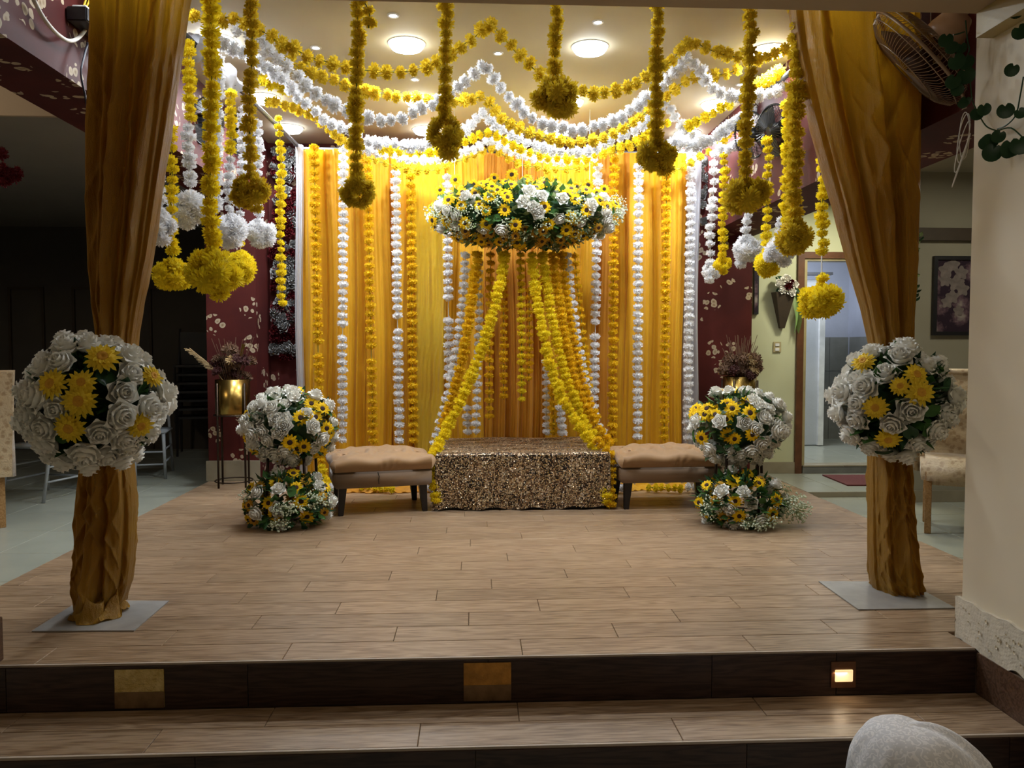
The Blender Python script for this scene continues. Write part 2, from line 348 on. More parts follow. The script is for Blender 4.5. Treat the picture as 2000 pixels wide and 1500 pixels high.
# walls
struct('wall_back', MB().box(-1.96, 2.56, 7.75, 7.85, 0, 3.15), M['paper'], 'blossom-papered wall behind the backdrop', 'wall')
struct('wall_column', MB().box(-2.4, -1.96, 7.25, 7.85, 0, 3.15), M['paper'], 'maroon papered column behind the brass planter', 'column')
struct('wall_column', MB().box(1.9, 2.58, 7.3, 7.74, 0, 3.15), M['paper'], 'maroon papered wall strip between backdrop and green wall', 'wall')
struct('baseboard_left', MB().box(-2.42, -1.94, 7.23, 7.249, 0, .185), M['skirting'], 'stone skirting of the papered column', 'skirting', bevel=.003)
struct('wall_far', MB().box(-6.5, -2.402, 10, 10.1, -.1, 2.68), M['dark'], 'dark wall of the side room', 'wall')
for i, (a, b) in enumerate(((15,85),(140,205),(290,415))):
    p, q = at(a, 560, 9.98), at(b, 560, 9.98)
    mb = MB(); mb.box(p.x, q.x, 9.965, 9.995, p.z-.03, p.z); mb.box(p.x, p.x+.03, 9.965, 9.995, -.04, p.z-.03); mb.box(q.x-.03, q.x, 9.965, 9.995, -.04, p.z-.03)
    struct('trim_%d' % (4+i), mb, M['band'], 'dark panel moulding on the side room wall', 'moulding')
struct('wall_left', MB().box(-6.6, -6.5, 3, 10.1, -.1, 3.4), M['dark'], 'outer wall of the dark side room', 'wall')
struct('wall_pier', MB().box(-2.6, -1.832, 0, 3.1, -.354, 2.5), M['cream'], 'cream wall pier at the left of the steps', 'wall')
struct('baseboard_pier', MB().box(-1.831, -1.815, 2.4, 3.098, .001, .17), M['skirt'], 'brown tile skirting of the left pier', 'skirting', bevel=.003)
# right pier with crumbling skirting band and brown tile below
struct('wall_right', MB().box(2.020, 2.7, -2, 3.16, -.354, 2.499), M['cream'], 'cream wall beside the steps', 'wall')
mb = MB(); N = 90
def band(u, v):
    y = 3.178-u*1.5; h = (.165+.004*math.sin(u*37)+.003*math.sin(u*91+1)) if v > .5 else (-.012+.010*math.sin(u*29)+.006*math.sin(u*83))
    return (2.003+.0015*math.sin(u*53+v*5)+.001*math.sin(u*131+v*17), y, -.012+(h+.012)*v if v > .5 else h+(.165-h)*v)
mb.grid(band, 120, 14)
mb.grid(lambda u, v: (2.003+u*.08, 3.178+.004*math.sin(v*40+u*9), v*.165), 6, 14)
mb.grid(lambda u, v: (2.003+v*.017, 3.178-u*1.5, .165+.004*math.sin(u*37)+.003*math.sin(u*91+1)), 120, 1)
bb = struct('baseboard_right', mb, M['crumble'], 'crumbling white plaster band at the foot of the cream wall', 'skirting')
pits = MB()
for i in range(30):
    y = 3.14-rnd.random()*.65; z = .02+rnd.random()*.12; r = .002+rnd.random()*.0035
    pits.lathe([(0,.0),(r,.001),(r*1.3,.004)], 7, (0,0,0)); k = 21
    pits.v[-k:] = [(2.0-vz*.8, y+vx*1.2, z+vy*(1+rnd.random()*.6)) for vx, vy, vz in pits.v[-k:]]
tag(pits.put('chipped_pits', M['cream'], bb), kind='stuff')
mb = MB()
ys = [3.069, 2.748]
sk = struct('trim_7', MB().box(2.0035, 2.0195, 1.2, 3.02, -.353, -.014), M['grout'], 'brown wood-look tile cladding below the crumbling band', 'cladding')
for a, b, z0, z1 in ((2.69,3.02,-.176,-.012),(2.3,2.687,-.176,-.012),(1.8,2.297,-.176,-.012),(2.3,2.675,-.35,-.18),(1.8,2.297,-.35,-.18)):
    MB().box(1.998, 2.0033, a, b, z0, z1).put('cladding_tile', M['skirt'], sk)
# green wall with doorway
gx0, dxa, dxb, gx1, gt = 2.585, 3.135, 3.98, 4.6, 2.06
struct('wall_green', MB().box(gx0, dxa, 7.44, 7.56, 0, 2.6).box(dxb, gx1, 7.44, 7.56, 0, 2.6).box(dxa, dxb, 7.44, 7.56, gt, 2.6), M['green'], 'pale green wall with the doorway', 'wall')
struct('baseboard_green', MB().box(gx0, dxa-.07, 7.42, 7.439, .001, .11), M['skirting'], 'beige stone skirting of the green wall', 'skirting')
dr = empty('door_1', (dxa, 7.44, 0), 'doorway with brown frame leading to a white tiled room', 'doorway'); dr['kind'] = 'structure'
MB().box(-.075, -.012, -.03, 0, .0, gt+.05).put('door_frame', M['brown'], dr)
MB().box(dxb-dxa+.012, dxb-dxa+.075, -.03, 0, 0, gt+.05).put('door_frame', M['brown'], dr)
MB().box(-.012, dxb-dxa+.012, -.03, 0, gt-.01, gt+.05).put('door_frame', M['brown'], dr)
MB().box(-.012, .02, -.012, .13, .07, gt-.01).put('door_stop', M['switch'], dr)
MB().box(.02, dxb-dxa, -.012, .13, gt-.03, gt-.01).put('door_stop', M['switch'], dr)
# little room behind the doorway
sr = struct('floor', MB().box(3.0, 4.7, 7.57, 9.6, -.05, .066).box(dxa, dxb, 7.41, 7.57, .001, .066), M['tile_grout'], 'tiled step and floor inside the doorway', 'floor')
lay(sr, 3.0, 4.7, 7.57, 9.6, .08, .5, .5, M['tile'], .013, .004, 'tile', (.2,))
lay(sr, dxa, dxb, 7.405, 7.568, .08, .5, .163, M['skirting'], .013, .004, 'tile', (.2,))
wr = struct('wall_washroom', MB().box(3.0, 5.0, 9.6, 9.7, 0, 2.7).box(4.6, 4.7, 7.57, 9.6, 0, 2.7).box(2.95, 3.05, 7.57, 9.6, 0, 2.7), M['bluewall'], 'bluish white wall of the room behind the doorway', 'wall')
struct('ceiling', MB().box(2.95, 4.7, 7.57, 9.7, 2.7, 2.8), M['bluewall'], 'ceiling of the room behind the doorway', 'ceiling')
for i in range(5):
    for j in range(3):
        MB().box(3.05+i*.33, 3.375+i*.33, 9.585, 9.599, .08+j*.42, .495+j*.42).put('tile', M['walltile'], wr)
for i in range(4):
    for j in range(3):
        MB().box(4.588, 4.599, 7.62+i*.48, 8.095+i*.48, .08+j*.42, .495+j*.42).put('tile', M['walltile'], wr)
dl = struct('door_2', MB().box(3.25, 3.93, 8.9, 8.94, .09, 1.98), M['doorwhite'], 'plain white door leaf inside the tiled room', 'door', bevel=.004)
MB().box(3.92, 3.98, 8.86, 8.96, .09, 2.03).put('door_post', M['white'], dl); MB().box(3.2, 4.06, 8.86, 8.96, 2.03, 2.06).put('door_rail', M['pipe'], dl)
vn = empty('vent_grille', (3.35, 9.56, 2.2), 'dark slatted vent above the white door leaf', 'vent')
MB().box(0, .45, 0, .02, 0, .22).put('frame', M['white'], vn)
for i in range(5): MB().box(.02, .43, -.01, -.001, .02+i*.04, .045+i*.04).put('slat', M['black'], vn)
# grey wall with the picture
struct('wall_grey', MB().box(3.45, 6.2, 6.22, 6.34, -.045, 2.6), M['grey'], 'grey beige wall carrying the floral picture', 'wall')
struct('trim_8', MB().box(3.45, 6.2, 6.18, 6.219, 2.055, 2.155), M['band'], 'dark band across the grey wall', 'moulding')
struct('baseboard_grey', MB().box(3.45, 6.2, 6.20, 6.219, -.044, .05), M['skirting'], 'grey stone skirting under the picture wall', 'skirting')
struct('wall_outer', MB().box(6.2, 6.3, 3.2, 7.6, -.1, 2.7), M['grey'], 'outer wall on the chair side', 'wall')
struct('wall_hall', MB().box(-2.6, 2.7, -3.1, -3.0, -.354, 2.5), M['cream'], 'hall wall behind the viewer', 'wall')

# ------------------------------------------------------------------ lamps in the ceiling
lm = MB().lathe([(0,-.045),(.06,-.044),(.095,-.036),(.108,-.02),(.11,0)], 40).mesh('diffuser', M['lamp'], True)
rm = MB().lathe([(.111,0),(.111,-.004),(.120,-.005),(.124,0)], 40).mesh('rim', M['white'], True)
rows = {4.05: 'in the row nearest the steps', 5.2: 'in the second row', 6.35: 'in the third row', 7.2: 'in the row above the backdrop'}
cols = {-1.63: 'above the papered column side', -.43: 'left of the central peak', .75: 'right of the central peak', 1.93: 'above the green wall side'}
for x, y in LED:
    t = empty('ceiling_light', (x, y, 3.15), 'round white ceiling light %s, %s' % (rows[y], cols[x]), 'ceiling light', 'round ceiling lights')
    put('diffuser', lm, t); put('rim', rm, t)
sm = MB().lathe([(0,-.004),(.02,-.004),(.021,0)], 16).mesh('lens', M['spot'], True)
sr_ = MB().lathe([(.022,0),(.024,-.006),(.034,-.006),(.036,0)], 20).mesh('ring', M['white'], True)
for px, py, s in ((768,30,'above the first lit panel'),(1168,43,'above the second lit panel'),(617,93,'beside the yellow flower run near the papered beam'),(973,104,'beside the central peak'),(810,155,'below the white panel light'),(1446,165,'near the far canopy pipe')):
    p = atz(px, py, 3.149)
    t = empty('spotlight', (p.x, p.y, 3.15), 'tiny recessed ceiling spotlight '+s, 'spotlight', 'recessed spotlights'); put('lens', sm, t); put('ring', sr_, t)

M['amberfoil'] = plain('amber_creased_plate', (.50,.24,.04), .35, .3, var=.45, scale=12, bump=.5)
M['foil2'] = plain('dull_brown_foil', (.22,.14,.07), .35, .6, var=.3, scale=14)
# step lights
def steplight(px, lab, lit, fm='foil'):
    p = at(px, 1330, DY0-.012); t = empty('step_light', (p.x, DY0-.012, -.0925), lab, 'step light', 'step lights in the riser')
    hw, hh = (.05, .052) if lit else (.092, .074)
    MB().box(-hw, hw, -.006, 0, -hh, hh).put('plate', M['brown'] if lit else M[fm], t, bevel=.001)
    if lit:
        mb = MB().box(-.036, .036, -.012, -.0065, -.026, .022); mb.put('lens', M['warmlens'], t, bevel=.002)
    else:
        MB().box(-hw, hw, -.0075, -.0065, -hh, -.012).put('lower_plate', M['foil2'], t)
steplight(273, 'crumpled gold foil plate on the riser below the draped post with fallen hem', False)
steplight(952, 'creased amber foil plate in the middle of the riser', False, 'amberfoil')
steplight(1646, 'lit warm step light in a brown square plate', True)
area('step_lamp', (at(1646,1330,3.0).x, 3.03, -.085), .16, (1,.80,.58), .06, (math.radians(-18),0,0))

# ------------------------------------------------------------------ flowers: meshes
def pompom(seed, mat, ribs=118):
    r = random.Random(seed); mb = MB()
    mb.lathe([(0,-.42),(.45,-.36),(.74,0),(.45,.36),(0,.42)], 9)
    for i in range(ribs):
        z = -1+2*(i+.5)/ribs; a = i*2.399963+r.random()*.5; s = math.sqrt(max(0, 1-z*z))
        d = Vector((s*math.cos(a), s*math.sin(a), z*.66)).normalized(); L = .88+r.random()*.24
        if abs(z) > .6: L *= .78
        u = d.cross(Vector((r.random()-.5, r.random()-.5, r.random()-.5))).normalized(); wd = .075+r.random()*.05
        b = d*.38; m_ = d*L*.86; nn = d.cross(u)*.05
        mb.add([b-u*.05, b+u*.05, m_+u*wd+nn, d*L*1.03+u*wd*.4, d*L*.93, d*L*1.03-u*wd*.4, m_-u*wd-nn], [(0,1,2,3,4),(0,4,5,6)])
    return mb.mesh('flower', mat)
POM = {k: [pompom(s+7*i, M[k]) for s in range(3)] for i, k in enumerate(('yel','gold','amber','wht','dried','straw','maroondry','redp'))}
def petal_at(mb, phi, hw, prof, wfn, nu=3, nv=4, tw=0):
    def fn(u, v):
        x = v*(len(prof)-1); i = min(int(x), len(prof)-2); f = x-i
        r = prof[i][0]*(1-f)+prof[i+1][0]*f; z = prof[i][1]*(1-f)+prof[i+1][1]*f
        uu = (u-.5)*2; a = phi+uu*hw*wfn(v)+tw*v; rr = r*(1-.10*uu*uu*v)
        return (rr*math.cos(a), rr*math.sin(a), z+.05*uu*uu*v)
    mb.grid(fn, nu, nv)
def rose(seed, mat):
    r = random.Random(seed); mb = MB()
    wf = lambda v: math.sin(PI*(.12+.80*v))**.6 if v < .98 else .22
    for k in range(3): petal_at(mb, k*2.1+r.random(), 1.4, [(.05,.0),(.14,.4),(.17,.72),(.09,.92)], wf, 4, 3)
    for k in range(4): petal_at(mb, k*1.57+.4+r.random()*.4, 1.05, [(.1,0),(.27,.35),(.33,.66),(.30,.84),(.38,.88)], wf, 4, 4)
    for k in range(5): petal_at(mb, k*1.257+r.random()*.4, .86, [(.12,0),(.42,.22),(.50,.52),(.49,.68),(.62,.70)], wf, 4, 4)
    for k in range(5): petal_at(mb, k*1.257+.6+r.random()*.4, .78, [(.12,-.15),(.58,.02),(.70,.32),(.70,.48),(.86,.46)], wf, 4, 4)
    for k in range(6): petal_at(mb, k*1.047+.5+r.random()*.4, .68, [(.12,-.3),(.62,-.2),(.86,.04),(.93,.22),(1.06+r.random()*.1,.14)], wf, 4, 4)
    return mb.mesh('rose', mat, True)
ROSE = [rose(s, M['rose']) for s in range(4)]
GROSE = [rose(9, M['greyrose']), rose(10, M['redp'])]
def daisy(seed, n, mat, layers=2, lift=.15, wid=.2, inner=.3):
    r = random.Random(seed); mb = MB()
    for l in range(layers):
        L = 1-.22*l
        for i in range(n):
            a = 2*PI*(i+.5*l+r.random()*.25)/n; c, s = math.cos(a), math.sin(a); ll = L*(.9+r.random()*.15); z = .05+lift*l+r.random()*.06; cu = (r.random()-.6)*.22
            P = lambda q, w_, zz: (c*q-s*w_, s*q+c*w_, zz)
            mb.add([P(.15,0,z-.03), P(ll*.55,-wid,z+.06), P(ll*.62,0,z+.02+.02), P(ll*.55,wid,z+.06), P(ll*.85,-wid*.75,z+.05+cu), P(ll*1.02,0,z+cu), P(ll*.85,wid*.75,z+.05+cu)],
                   [(0,1,2),(0,2,3),(1,4,5,2),(2,5,6,3)])
    return mb.mesh('sunflower', mat, False)
SUN = [daisy(s, 13, M['sun'], 2, .10, .17) for s in range(3)]
GERB = [daisy(s+5, 15, M['gerb'], 3, .12, .13) for s in range(3)]
RUST = [daisy(s+9, 12, M['rust'], 2, .12, .17) for s in range(2)]
DISK = MB().lathe([(.34,.10),(.33,.20),(.24,.26),(.1,.27),(0,.25)], 14).mesh('centre', M['disk'], True)
ODISK = MB().lathe([(.34,.22),(.34,.34),(.22,.40),(.1,.36),(0,.30)], 14).mesh('centre', M['orange'], True)
def leafmesh(mat, nm='leaf'):
    mb = MB()
    mb.grid(lambda u, v: ((u-.5)*2*.36*math.sin(PI*min(1, v*1.02+.02))**.8, v, .10*abs(u-.5)*2-.22*v*v+.05*math.sin(v*9)*abs(u-.5)), 4, 6)
    return mb.mesh(nm, mat, True)
LEAF = leafmesh(M['leaf']); DLEAF = leafmesh(M['darkleaf']); SLEAF = leafmesh(M['sage'])
def ivymesh():
    mb = MB(); n = 18; pts = [(0,0,0)]
    for i in range(n+1):
        a = -PI/2+2*PI*i/n; rr = .5*(1+.10*math.sin(a)) if 1 < i < n-1 else (.42 if 0 < i < n else .22)
        pts.append((rr*math.cos(a), rr*math.sin(a)+.3, -.10*rr))
    pts[0] = (0,.28,.04)
    mb.add(pts, [(0, i+1, i+2) for i in range(n)]); return mb.mesh('leaf', M['darkleaf'], True)
IVY = ivymesh()
def orient(d, twist=0):
    d = Vector(d).normalized(); q = d.to_track_quat('Z', 'Y'); return (q.to_matrix() @ Matrix.Rotation(twist, 3, 'Z')).to_euler()

# ------------------------------------------------------------------ garlands
def resample(pts, step):
    out = [pts[0].copy()]; tan = []; acc = 0
    tot = sum((b-a).length for a, b in zip(pts, pts[1:])); n = max(2, int(round(tot/step))); step = tot/n
    res = []; target = step/2; acc = 0
    for a, b in zip(pts, pts[1:]):
        L = (b-a).length
        while target <= acc+L+1e-9 and L > 0:
            res.append((a.lerp(b, (target-acc)/L), (b-a).normalized(), target/tot)); target += step
        acc += L
    return res
def smooth_pts(pts, k=4):
    if len(pts) < 3: return pts
    out = []
    for i in range(len(pts)-1):
        p0 = pts[max(0,i-1)]; p1 = pts[i]; p2 = pts[i+1]; p3 = pts[min(len(pts)-1,i+2)]
        for j in range(k):
            t = j/k; out.append(.5*((2*p1)+(p2-p0)*t+(2*p0-5*p1+4*p2-p3)*t*t+(3*p1-p0-3*p2+p3)*t**3))
    out.append(pts[-1]); return out
NG = 0
def garland(pts, col, label, group, r=.042, step=.06, ball=None, cols=None, gaps=(), fluff=.08, flat=1.0, cat='garland', smooth=True):
    """ball = (radius_x, height, count) of the tassel at the lower end"""
    global NG; NG += 1
    pts = [Vector(p) for p in pts]
    if smooth: pts = smooth_pts(pts)
    base = pts[-1]; t = empty('marigold_garland' if col != 'wht' else 'white_flower_garland', base, label, cat, group)
    MB().tube([p-base for p in pts], .0035, 4).put('string', M['string' if col != 'wht' else 'thread'], t)
    for p, d, f in resample(pts, step):
        if any(a <= f <= b for a, b in gaps): continue
        c = col
        if cols:
            for lim, cc in cols:
                if f <= lim: c = cc; break
        me = POM[c][rnd.randrange(3)]; s = r*(1+(rnd.random()-.5)*2*fluff*1.5)
        dd = d+Vector((rnd.random()-.5, rnd.random()-.5, rnd.random()-.5))*.35
        j = Vector((rnd.random()-.5, rnd.random()-.5, rnd.random()-.5))*r*fluff*3
        put('flower', me, t, p-base+j, orient(dd, rnd.random()*6), (s, s, s*flat))
    if ball:
        R, H, n = ball; lim = cols[-1][1] if cols else col
        for i in range(n):
            z = 1-2*(i+.5)/n; a = i*2.4+rnd.random(); s = math.sqrt(1-z*z)
            p = Vector((R*.80*s*math.cos(a), R*.76*s*math.sin(a), z*H*.42-H*.42))*(.74+.46*rnd.random())
            put('flower', POM[lim][i % 3], t, p, orient((s*math.cos(a), s*math.sin(a), z-.4), rnd.random()*6), R*(.40+.2*rnd.random()))
    return t

NOM = []
# canopy swags: colour, depth at left/middle/right, pixel polyline, label
CEIL = 3.08
def clampz(px, py, Y):
    p = at(px, py, Y)
    if p.z > CEIL:
        rr = ray(px, py); p = EYE+rr*((CEIL-EYE.z)/rr.z)
    return p
def swag(col, ds, pl, label, r=.042, step=.062, **k):
    x0, x1 = pl[0][0], pl[-1][0]; pts = []
    for x, y in pl:
        if len(ds) == 3:
            xm = 945; d = ds[0]+(ds[1]-ds[0])*(x-x0)/(xm-x0) if x < xm else ds[1]+(ds[2]-ds[1])*(x-xm)/max(1, x1-xm)
        else: d = ds[0]+(ds[1]-ds[0])*(x-x0)/(x1-x0)
        pts.append(clampz(x, y, d))
    return garland(pts, col, label, 'swags under the canopy', r, step*1.14, flat=1.22, fluff=.12, **k)
swag('gold', (4.3,4.35,4.9), [(369,22),(392,40),(420,42),(450,33),(485,48),(522,67),(543,82),(570,93),(603,110),(639,121),(680,133),(717,138),(768,141),(805,138),(834,129),(862,117),(885,102),(903,88),(923,76),(941,60),(954,50),(965,54),(977,66),(992,84),(1010,105),(1034,126),(1052,144),(1067,153),(1088,168),(1106,174),(1127,178),(1150,181),(1175,181),(1199,178),(1220,173),(1241,164),(1262,153),(1285,138),(1310,120),(1328,99),(1345,84),(1352,81),(1362,84),(1376,93),(1391,99),(1412,106),(1440,112),(1470,116),(1492,115),(1514,103),(1541,93)],
     'highest yellow swag, peaking nearest the ceiling front edge', .040, .062)
swag('gold', (4.7,5.5,5.3), [(555,113),(573,125),(600,141),(624,147),(657,160),(678,168),(714,177),(750,183),(786,189),(822,192),(862,197),(902,198),(925,193),(944,189),(959,205),(977,225),(992,240),(1016,252),(1040,261),(1058,267),(1082,271),(1103,276),(1127,277),(1154,274),(1178,267),(1199,258),(1220,249),(1241,237),(1262,219),(1285,202),(1304,186),(1322,171),(1340,157),(1355,152),(1372,150),(1400,146),(1421,144),(1450,133)],
     'second yellow swag, passing below the higher white swag', .042, .064)
swag('wht', (4.5,4.9,5.2), [(450,58),(480,66),(510,78),(528,102),(555,126),(579,147),(597,171),(621,183),(639,198),(665,212),(690,222),(714,230),(745,234),(777,232),(795,226),(816,216),(834,210),(855,198),(880,183),(893,172),(914,156),(929,144),(940,133),(948,128),(956,135),(971,162),(989,180),(1004,198),(1022,219),(1040,231),(1061,240),(1082,246),(1103,250),(1118,254),(1136,253),(1154,249),(1175,243),(1193,239),(1211,229),(1229,216),(1247,204),(1270,186),(1290,166),(1304,152),(1325,132),(1338,118),(1346,112),(1356,122),(1370,142),(1384,162),(1405,180),(1430,186),(1454,191),(1487,187),(1514,177),(1541,163)],
     'higher white swag with two sharp peaks', .042, .058)
swag('wht', (5.0,5.9,6.1), [(507,130),(528,138),(555,156),(570,177),(588,195),(612,210),(627,228),(645,240),(669,249),(687,257),(705,268),(720,275),(750,279),(780,282),(804,284),(828,281),(860,276),(885,268),(905,256),(920,240),(934,226),(942,222),(953,230),(968,246),(983,255),(1001,267),(1022,276),(1040,285),(1064,291),(1088,295),(1112,297),(1136,296),(1160,289),(1184,277),(1205,270),(1226,261),(1250,249),(1268,236),(1285,215),(1300,200),(1308,208),(1318,230),(1340,252),(1364,270),(1385,276),(1405,262),(1425,245),(1445,228),(1470,212),(1500,196)],
     'lower white swag running from the papered beam side to the far pipe', .043, .058)
swag('yel', (6.1,6.3,6.4), [(735,288),(780,296),(825,297),(855,295),(880,290),(899,282),(920,270),(938,262),(945,259),(953,258),(971,264),(992,276),(1010,288),(1040,300),(1090,309),(1136,309),(1165,300),(1190,290),(1215,283),(1240,275),(1265,262),(1290,245),(1312,235)],
     'bright yellow swag tucked between the two lowest white swags', .042, .064)
swag('wht', (6.5,6.7,6.6), [(645,258),(680,280),(720,294),(741,297),(765,303),(786,309),(810,312),(840,312),(870,309),(894,302),(908,296),(926,290),(942,280),(955,273),(966,278),(977,285),(998,294),(1022,301),(1046,309),(1070,312),(1094,315),(1118,315),(1142,312),(1166,306)],
     'lowest white swag, hanging just above the suspended flower bed', .040, .055)
swag('gold', (6.7,6.85,6.8), [(654,267),(680,282),(705,300),(732,313),(750,318),(780,326),(810,331),(840,333),(860,329),(884,319),(905,312),(926,303),(945,292),(955,289),(974,297),(992,309),(1010,318),(1034,324),(1058,328),(1088,331),(1118,330),(1145,324),(1166,314),(1181,300),(1202,293),(1226,288),(1250,287),(1271,300),(1290,316),(1310,327),(1328,330),(1349,320),(1370,306),(1394,295)],
     'lowest yellow swag, along the top of the backdrop', .040, .075)
swag('yel', (5.6,5.9), [(507,156),(528,161),(555,173),(572,182)], 'short yellow swag tied at the papered beam side', .045, .06)
swag('gold', (5.9,6.5), [(516,195),(549,204),(570,210),(591,219),(611,226),(630,242),(660,266),(687,286)], 'short gold swag starting under the tied yellow one', .042, .062)
swag('wht', (6.2,6.4), [(1402,288),(1424,289),(1448,277),(1472,264),(1490,254),(1511,228),(1532,207),(1547,190)], 'white swag end climbing steeply towards the far draped post', .045, .055)
swag('wht', (6.2,5.9), [(1305,276),(1330,283),(1360,284),(1385,276),(1402,262),(1430,243),(1460,222),(1490,205),(1520,190),(1545,172)], 'white swag above the white backdrop edge', .046, .055)
swag('yel', (6.0,5.7), [(1338,250),(1355,241),(1372,232),(1394,219),(1415,208),(1432,204)], 'short yellow swag caught between white swags', .042, .06)
swag('yel', (6.4,6.3), [(1402,272),(1412,268),(1425,255),(1430,247)], 'tiny yellow swag end above the hanging pair', .045, .05)
swag('yel', (5.5,5.15), [(1455,180),(1475,172),(1492,162),(1508,150),(1528,138)], 'short bright yellow swag beside the far ceiling light', .045, .055)
swag('wht', (4.6,5.3), [(398,62),(430,80),(470,103),(500,120),(535,140),(560,158),(590,182)], 'white swag end crowding the papered beam side', .043, .058)

# vertical garlands on the backdrop (x top, y top, x bottom, y bottom, colour, gaps, label)
def y2z(px, py, d): return at(px, py, d)
BK = [(613,280,626,905,'gold',((.62,.645),),'gold garland nearest the white backdrop edge on the planter side'),
      (671,285,668,866,'wht',((.615,.635),),'white garland, first from the planter side'),
      (717,305,729,868,'gold',((.68,.70),),'gold garland between the first two white ones'),
      (772,330,780,868,'wht',((.55,.575),(.645,.66)),'white garland, second from the planter side'),
      (802,338,808,868,'gold',(),'gold garland beside the second white one'),
      (873,338,877,742,'wht',((.62,.68),),'short white garland at the crinkled bright panel'),
      (1168,318,1160,815,'wht',((.625,.66),),'white garland just beyond the suspended flower bed'),
      (1200,305,1196,868,'gold',(),'gold garland beside the white one beyond the flower bed'),
      (1247,318,1245,860,'wht',(),'white garland in the middle of the wide yellow panel'),
      (1302,335,1297,860,'gold',(),'gold garland near the white cloth edge on the green wall side'),
      (1350,292,1343,862,'wht',(),'white garland on the white cloth edge')]
for x0,y0,x1,y1,c,g,l in BK:
    garland([at(x0,y0,6.93), at((x0+x1)/2,(y0+y1)/2,6.93), at(x1,y1,6.93)], 'amber' if c == 'gold' else c, l, 'vertical garlands on the backdrop', .044, .068, gaps=g, flat=1.12, fluff=.05)
# fan of garlands from the flower bed to the seat
TX, TY0, TY1 = 0, 5.92, 6.85
def fan(pl, ds, c, l, r=.042, step=.055, **k):
    n = len(pl)-1; pts = [at(x, y, ds[0]+(ds[1]-ds[0])*i/n) for i, (x, y) in enumerate(pl)]
    garland(pts, 'amber' if c == 'gold' else c, l, 'garlands fanning down from the flower bed', r, step, **k)
fan([(985,492),(975,560),(955,640),(928,715),(900,780),(872,840),(856,870),(846,895),(848,930),(852,985)], (6.4,5.82), 'yel', 'brightest yellow garland sweeping to the near corner beside the tan bench with folded seam', .046, .048, fluff=.12)
fan([(934,492),(925,560),(914,640),(898,720),(878,790),(862,840)], (6.5,6.35), 'gold', 'gold garland sweeping beside the brightest yellow one, bench side', .046, .05)
fan([(910,492),(905,570),(896,650),(885,720),(872,780),(856,840),(846,872)], (6.55,6.5), 'wht', 'white garland on the outer side of the gold sweep, bench side', .040, .06)
fan([(933,492),(935,570),(936,650),(932,740),(930,850)], (6.6,6.6), 'wht', 'white garland hanging straight behind the yellow sweep', .038, .066)
fan([(912,790),(913,850)], (6.7,6.7), 'wht', 'short white garland end behind the sequined seat, folded bench side', .042, .06)
fan([(958,490),(957,600),(956,700),(955,820)], (6.6,6.6), 'gold', 'gold garland hanging straight, longest of the middle ones', .038, .066)
fan([(985,500),(984,600),(984,700),(983,780)], (6.65,6.65), 'gold', 'gold garland hanging straight beside the dark curtain fold', .036, .06)
fan([(1017,490),(1018,600),(1019,700),(1018,785)], (6.5,6.5), 'yel', 'yellow garland hanging straight down the dark middle', .036, .06)
fan([(1033,560),(1034,650),(1033,745)], (6.5,6.5), 'gold', 'shortest straight gold garland in the dark middle', .034, .06)
fan([(1038,492),(1047,570),(1060,650),(1076,720),(1098,775),(1122,820),(1145,850),(1160,880),(1172,915),(1181,950),(1187,988)], (6.4,5.82), 'yel', 'bright yellow garland sweeping over the seat towards the plain bench', .046, .046, fluff=.12)
fan([(1058,492),(1070,570),(1084,650),(1101,720),(1122,780),(1142,825),(1160,850)], (6.45,6.2), 'yel', 'second yellow garland of the wide sweep', .044, .05)
fan([(1078,492),(1090,570),(1102,650),(1117,720),(1138,780),(1163,830),(1194,870)], (6.5,6.25), 'gold', 'third gold garland of the wide sweep', .044, .05)
fan([(1096,492),(1106,570),(1118,650),(1131,720),(1146,775),(1168,820)], (6.55,6.4), 'gold', 'fourth gold garland of the wide sweep, next to the white one', .042, .053)
fan([(1108,492),(1115,570),(1126,650),(1140,730),(1152,790),(1168,830),(1180,850)], (6.6,6.5), 'wht', 'white garland following the wide sweep', .040, .058)
fan([(1122,492),(1130,580),(1142,680),(1152,760)], (6.7,6.7), 'gold', 'outermost gold garland of the wide sweep', .034, .066)
fan([(1066,700),(1068,850)], (6.75,6.75), 'wht', 'white garland end showing behind the wide sweep', .038, .062)
fan([(1080,750),(1082,850)], (6.72,6.72), 'gold', 'gold garland end beside the hidden white one', .038, .062)
fan([(1094,790),(1098,852)], (6.7,6.7), 'wht', 'second white garland end behind the wide sweep', .042, .06)
fan([(1160,855),(1176,872),(1192,890),(1194,940),(1192,990)], (5.95,5.84), 'gold', 'gold garland hanging beside the seat corner near the plain bench', .042, .05)

# strands hanging from the front pipe and the sides of the canopy
def hang(px, ytop, ybot, d, c, label, r=.038, step=.045, ball=None, lean=0, cols=None, gaps=(), group='strands hanging from the canopy front'):
    if d is None: d = -2900/(px-1009) if px < 900 else 3100/(px-927)
    p, q = at(px, ytop, d), at(px+lean, ybot, d)
    pts = [p, p.lerp(q, .33)+Vector((.006,0,0)), p.lerp(q, .66)-Vector((.006,0,0)), q]
    garland(pts, c, label, group, r, step, ball=ball, cols=cols, gaps=gaps, fluff=.13, flat=1.15)
hang(490,-55,352,3.7,'gold','front yellow strand beside the mustard drape, short tassel', .034,.042,(.075,.13,14))
hang(695,-55,352,3.7,'gold','front yellow strand near the planter side of the stage, small round tassel', .034,.042,(.075,.12,14),4)
garland([at(700,-5,3.66), at(714,8,3.66), at(722,30,3.66), at(720,55,3.66)], 'gold', 'looped yellow strand end at the ceiling edge', 'strands hanging from the canopy front', .034, .045)
hang(870,-55,235,3.7,'gold','front yellow strand with long bushy tassel beside the central peak', .034,.042,(.085,.17,16))
hang(1085,-5,165,3.75,'gold','shortest front yellow strand with a big round tassel', .034,.040,(.10,.15,18),2)
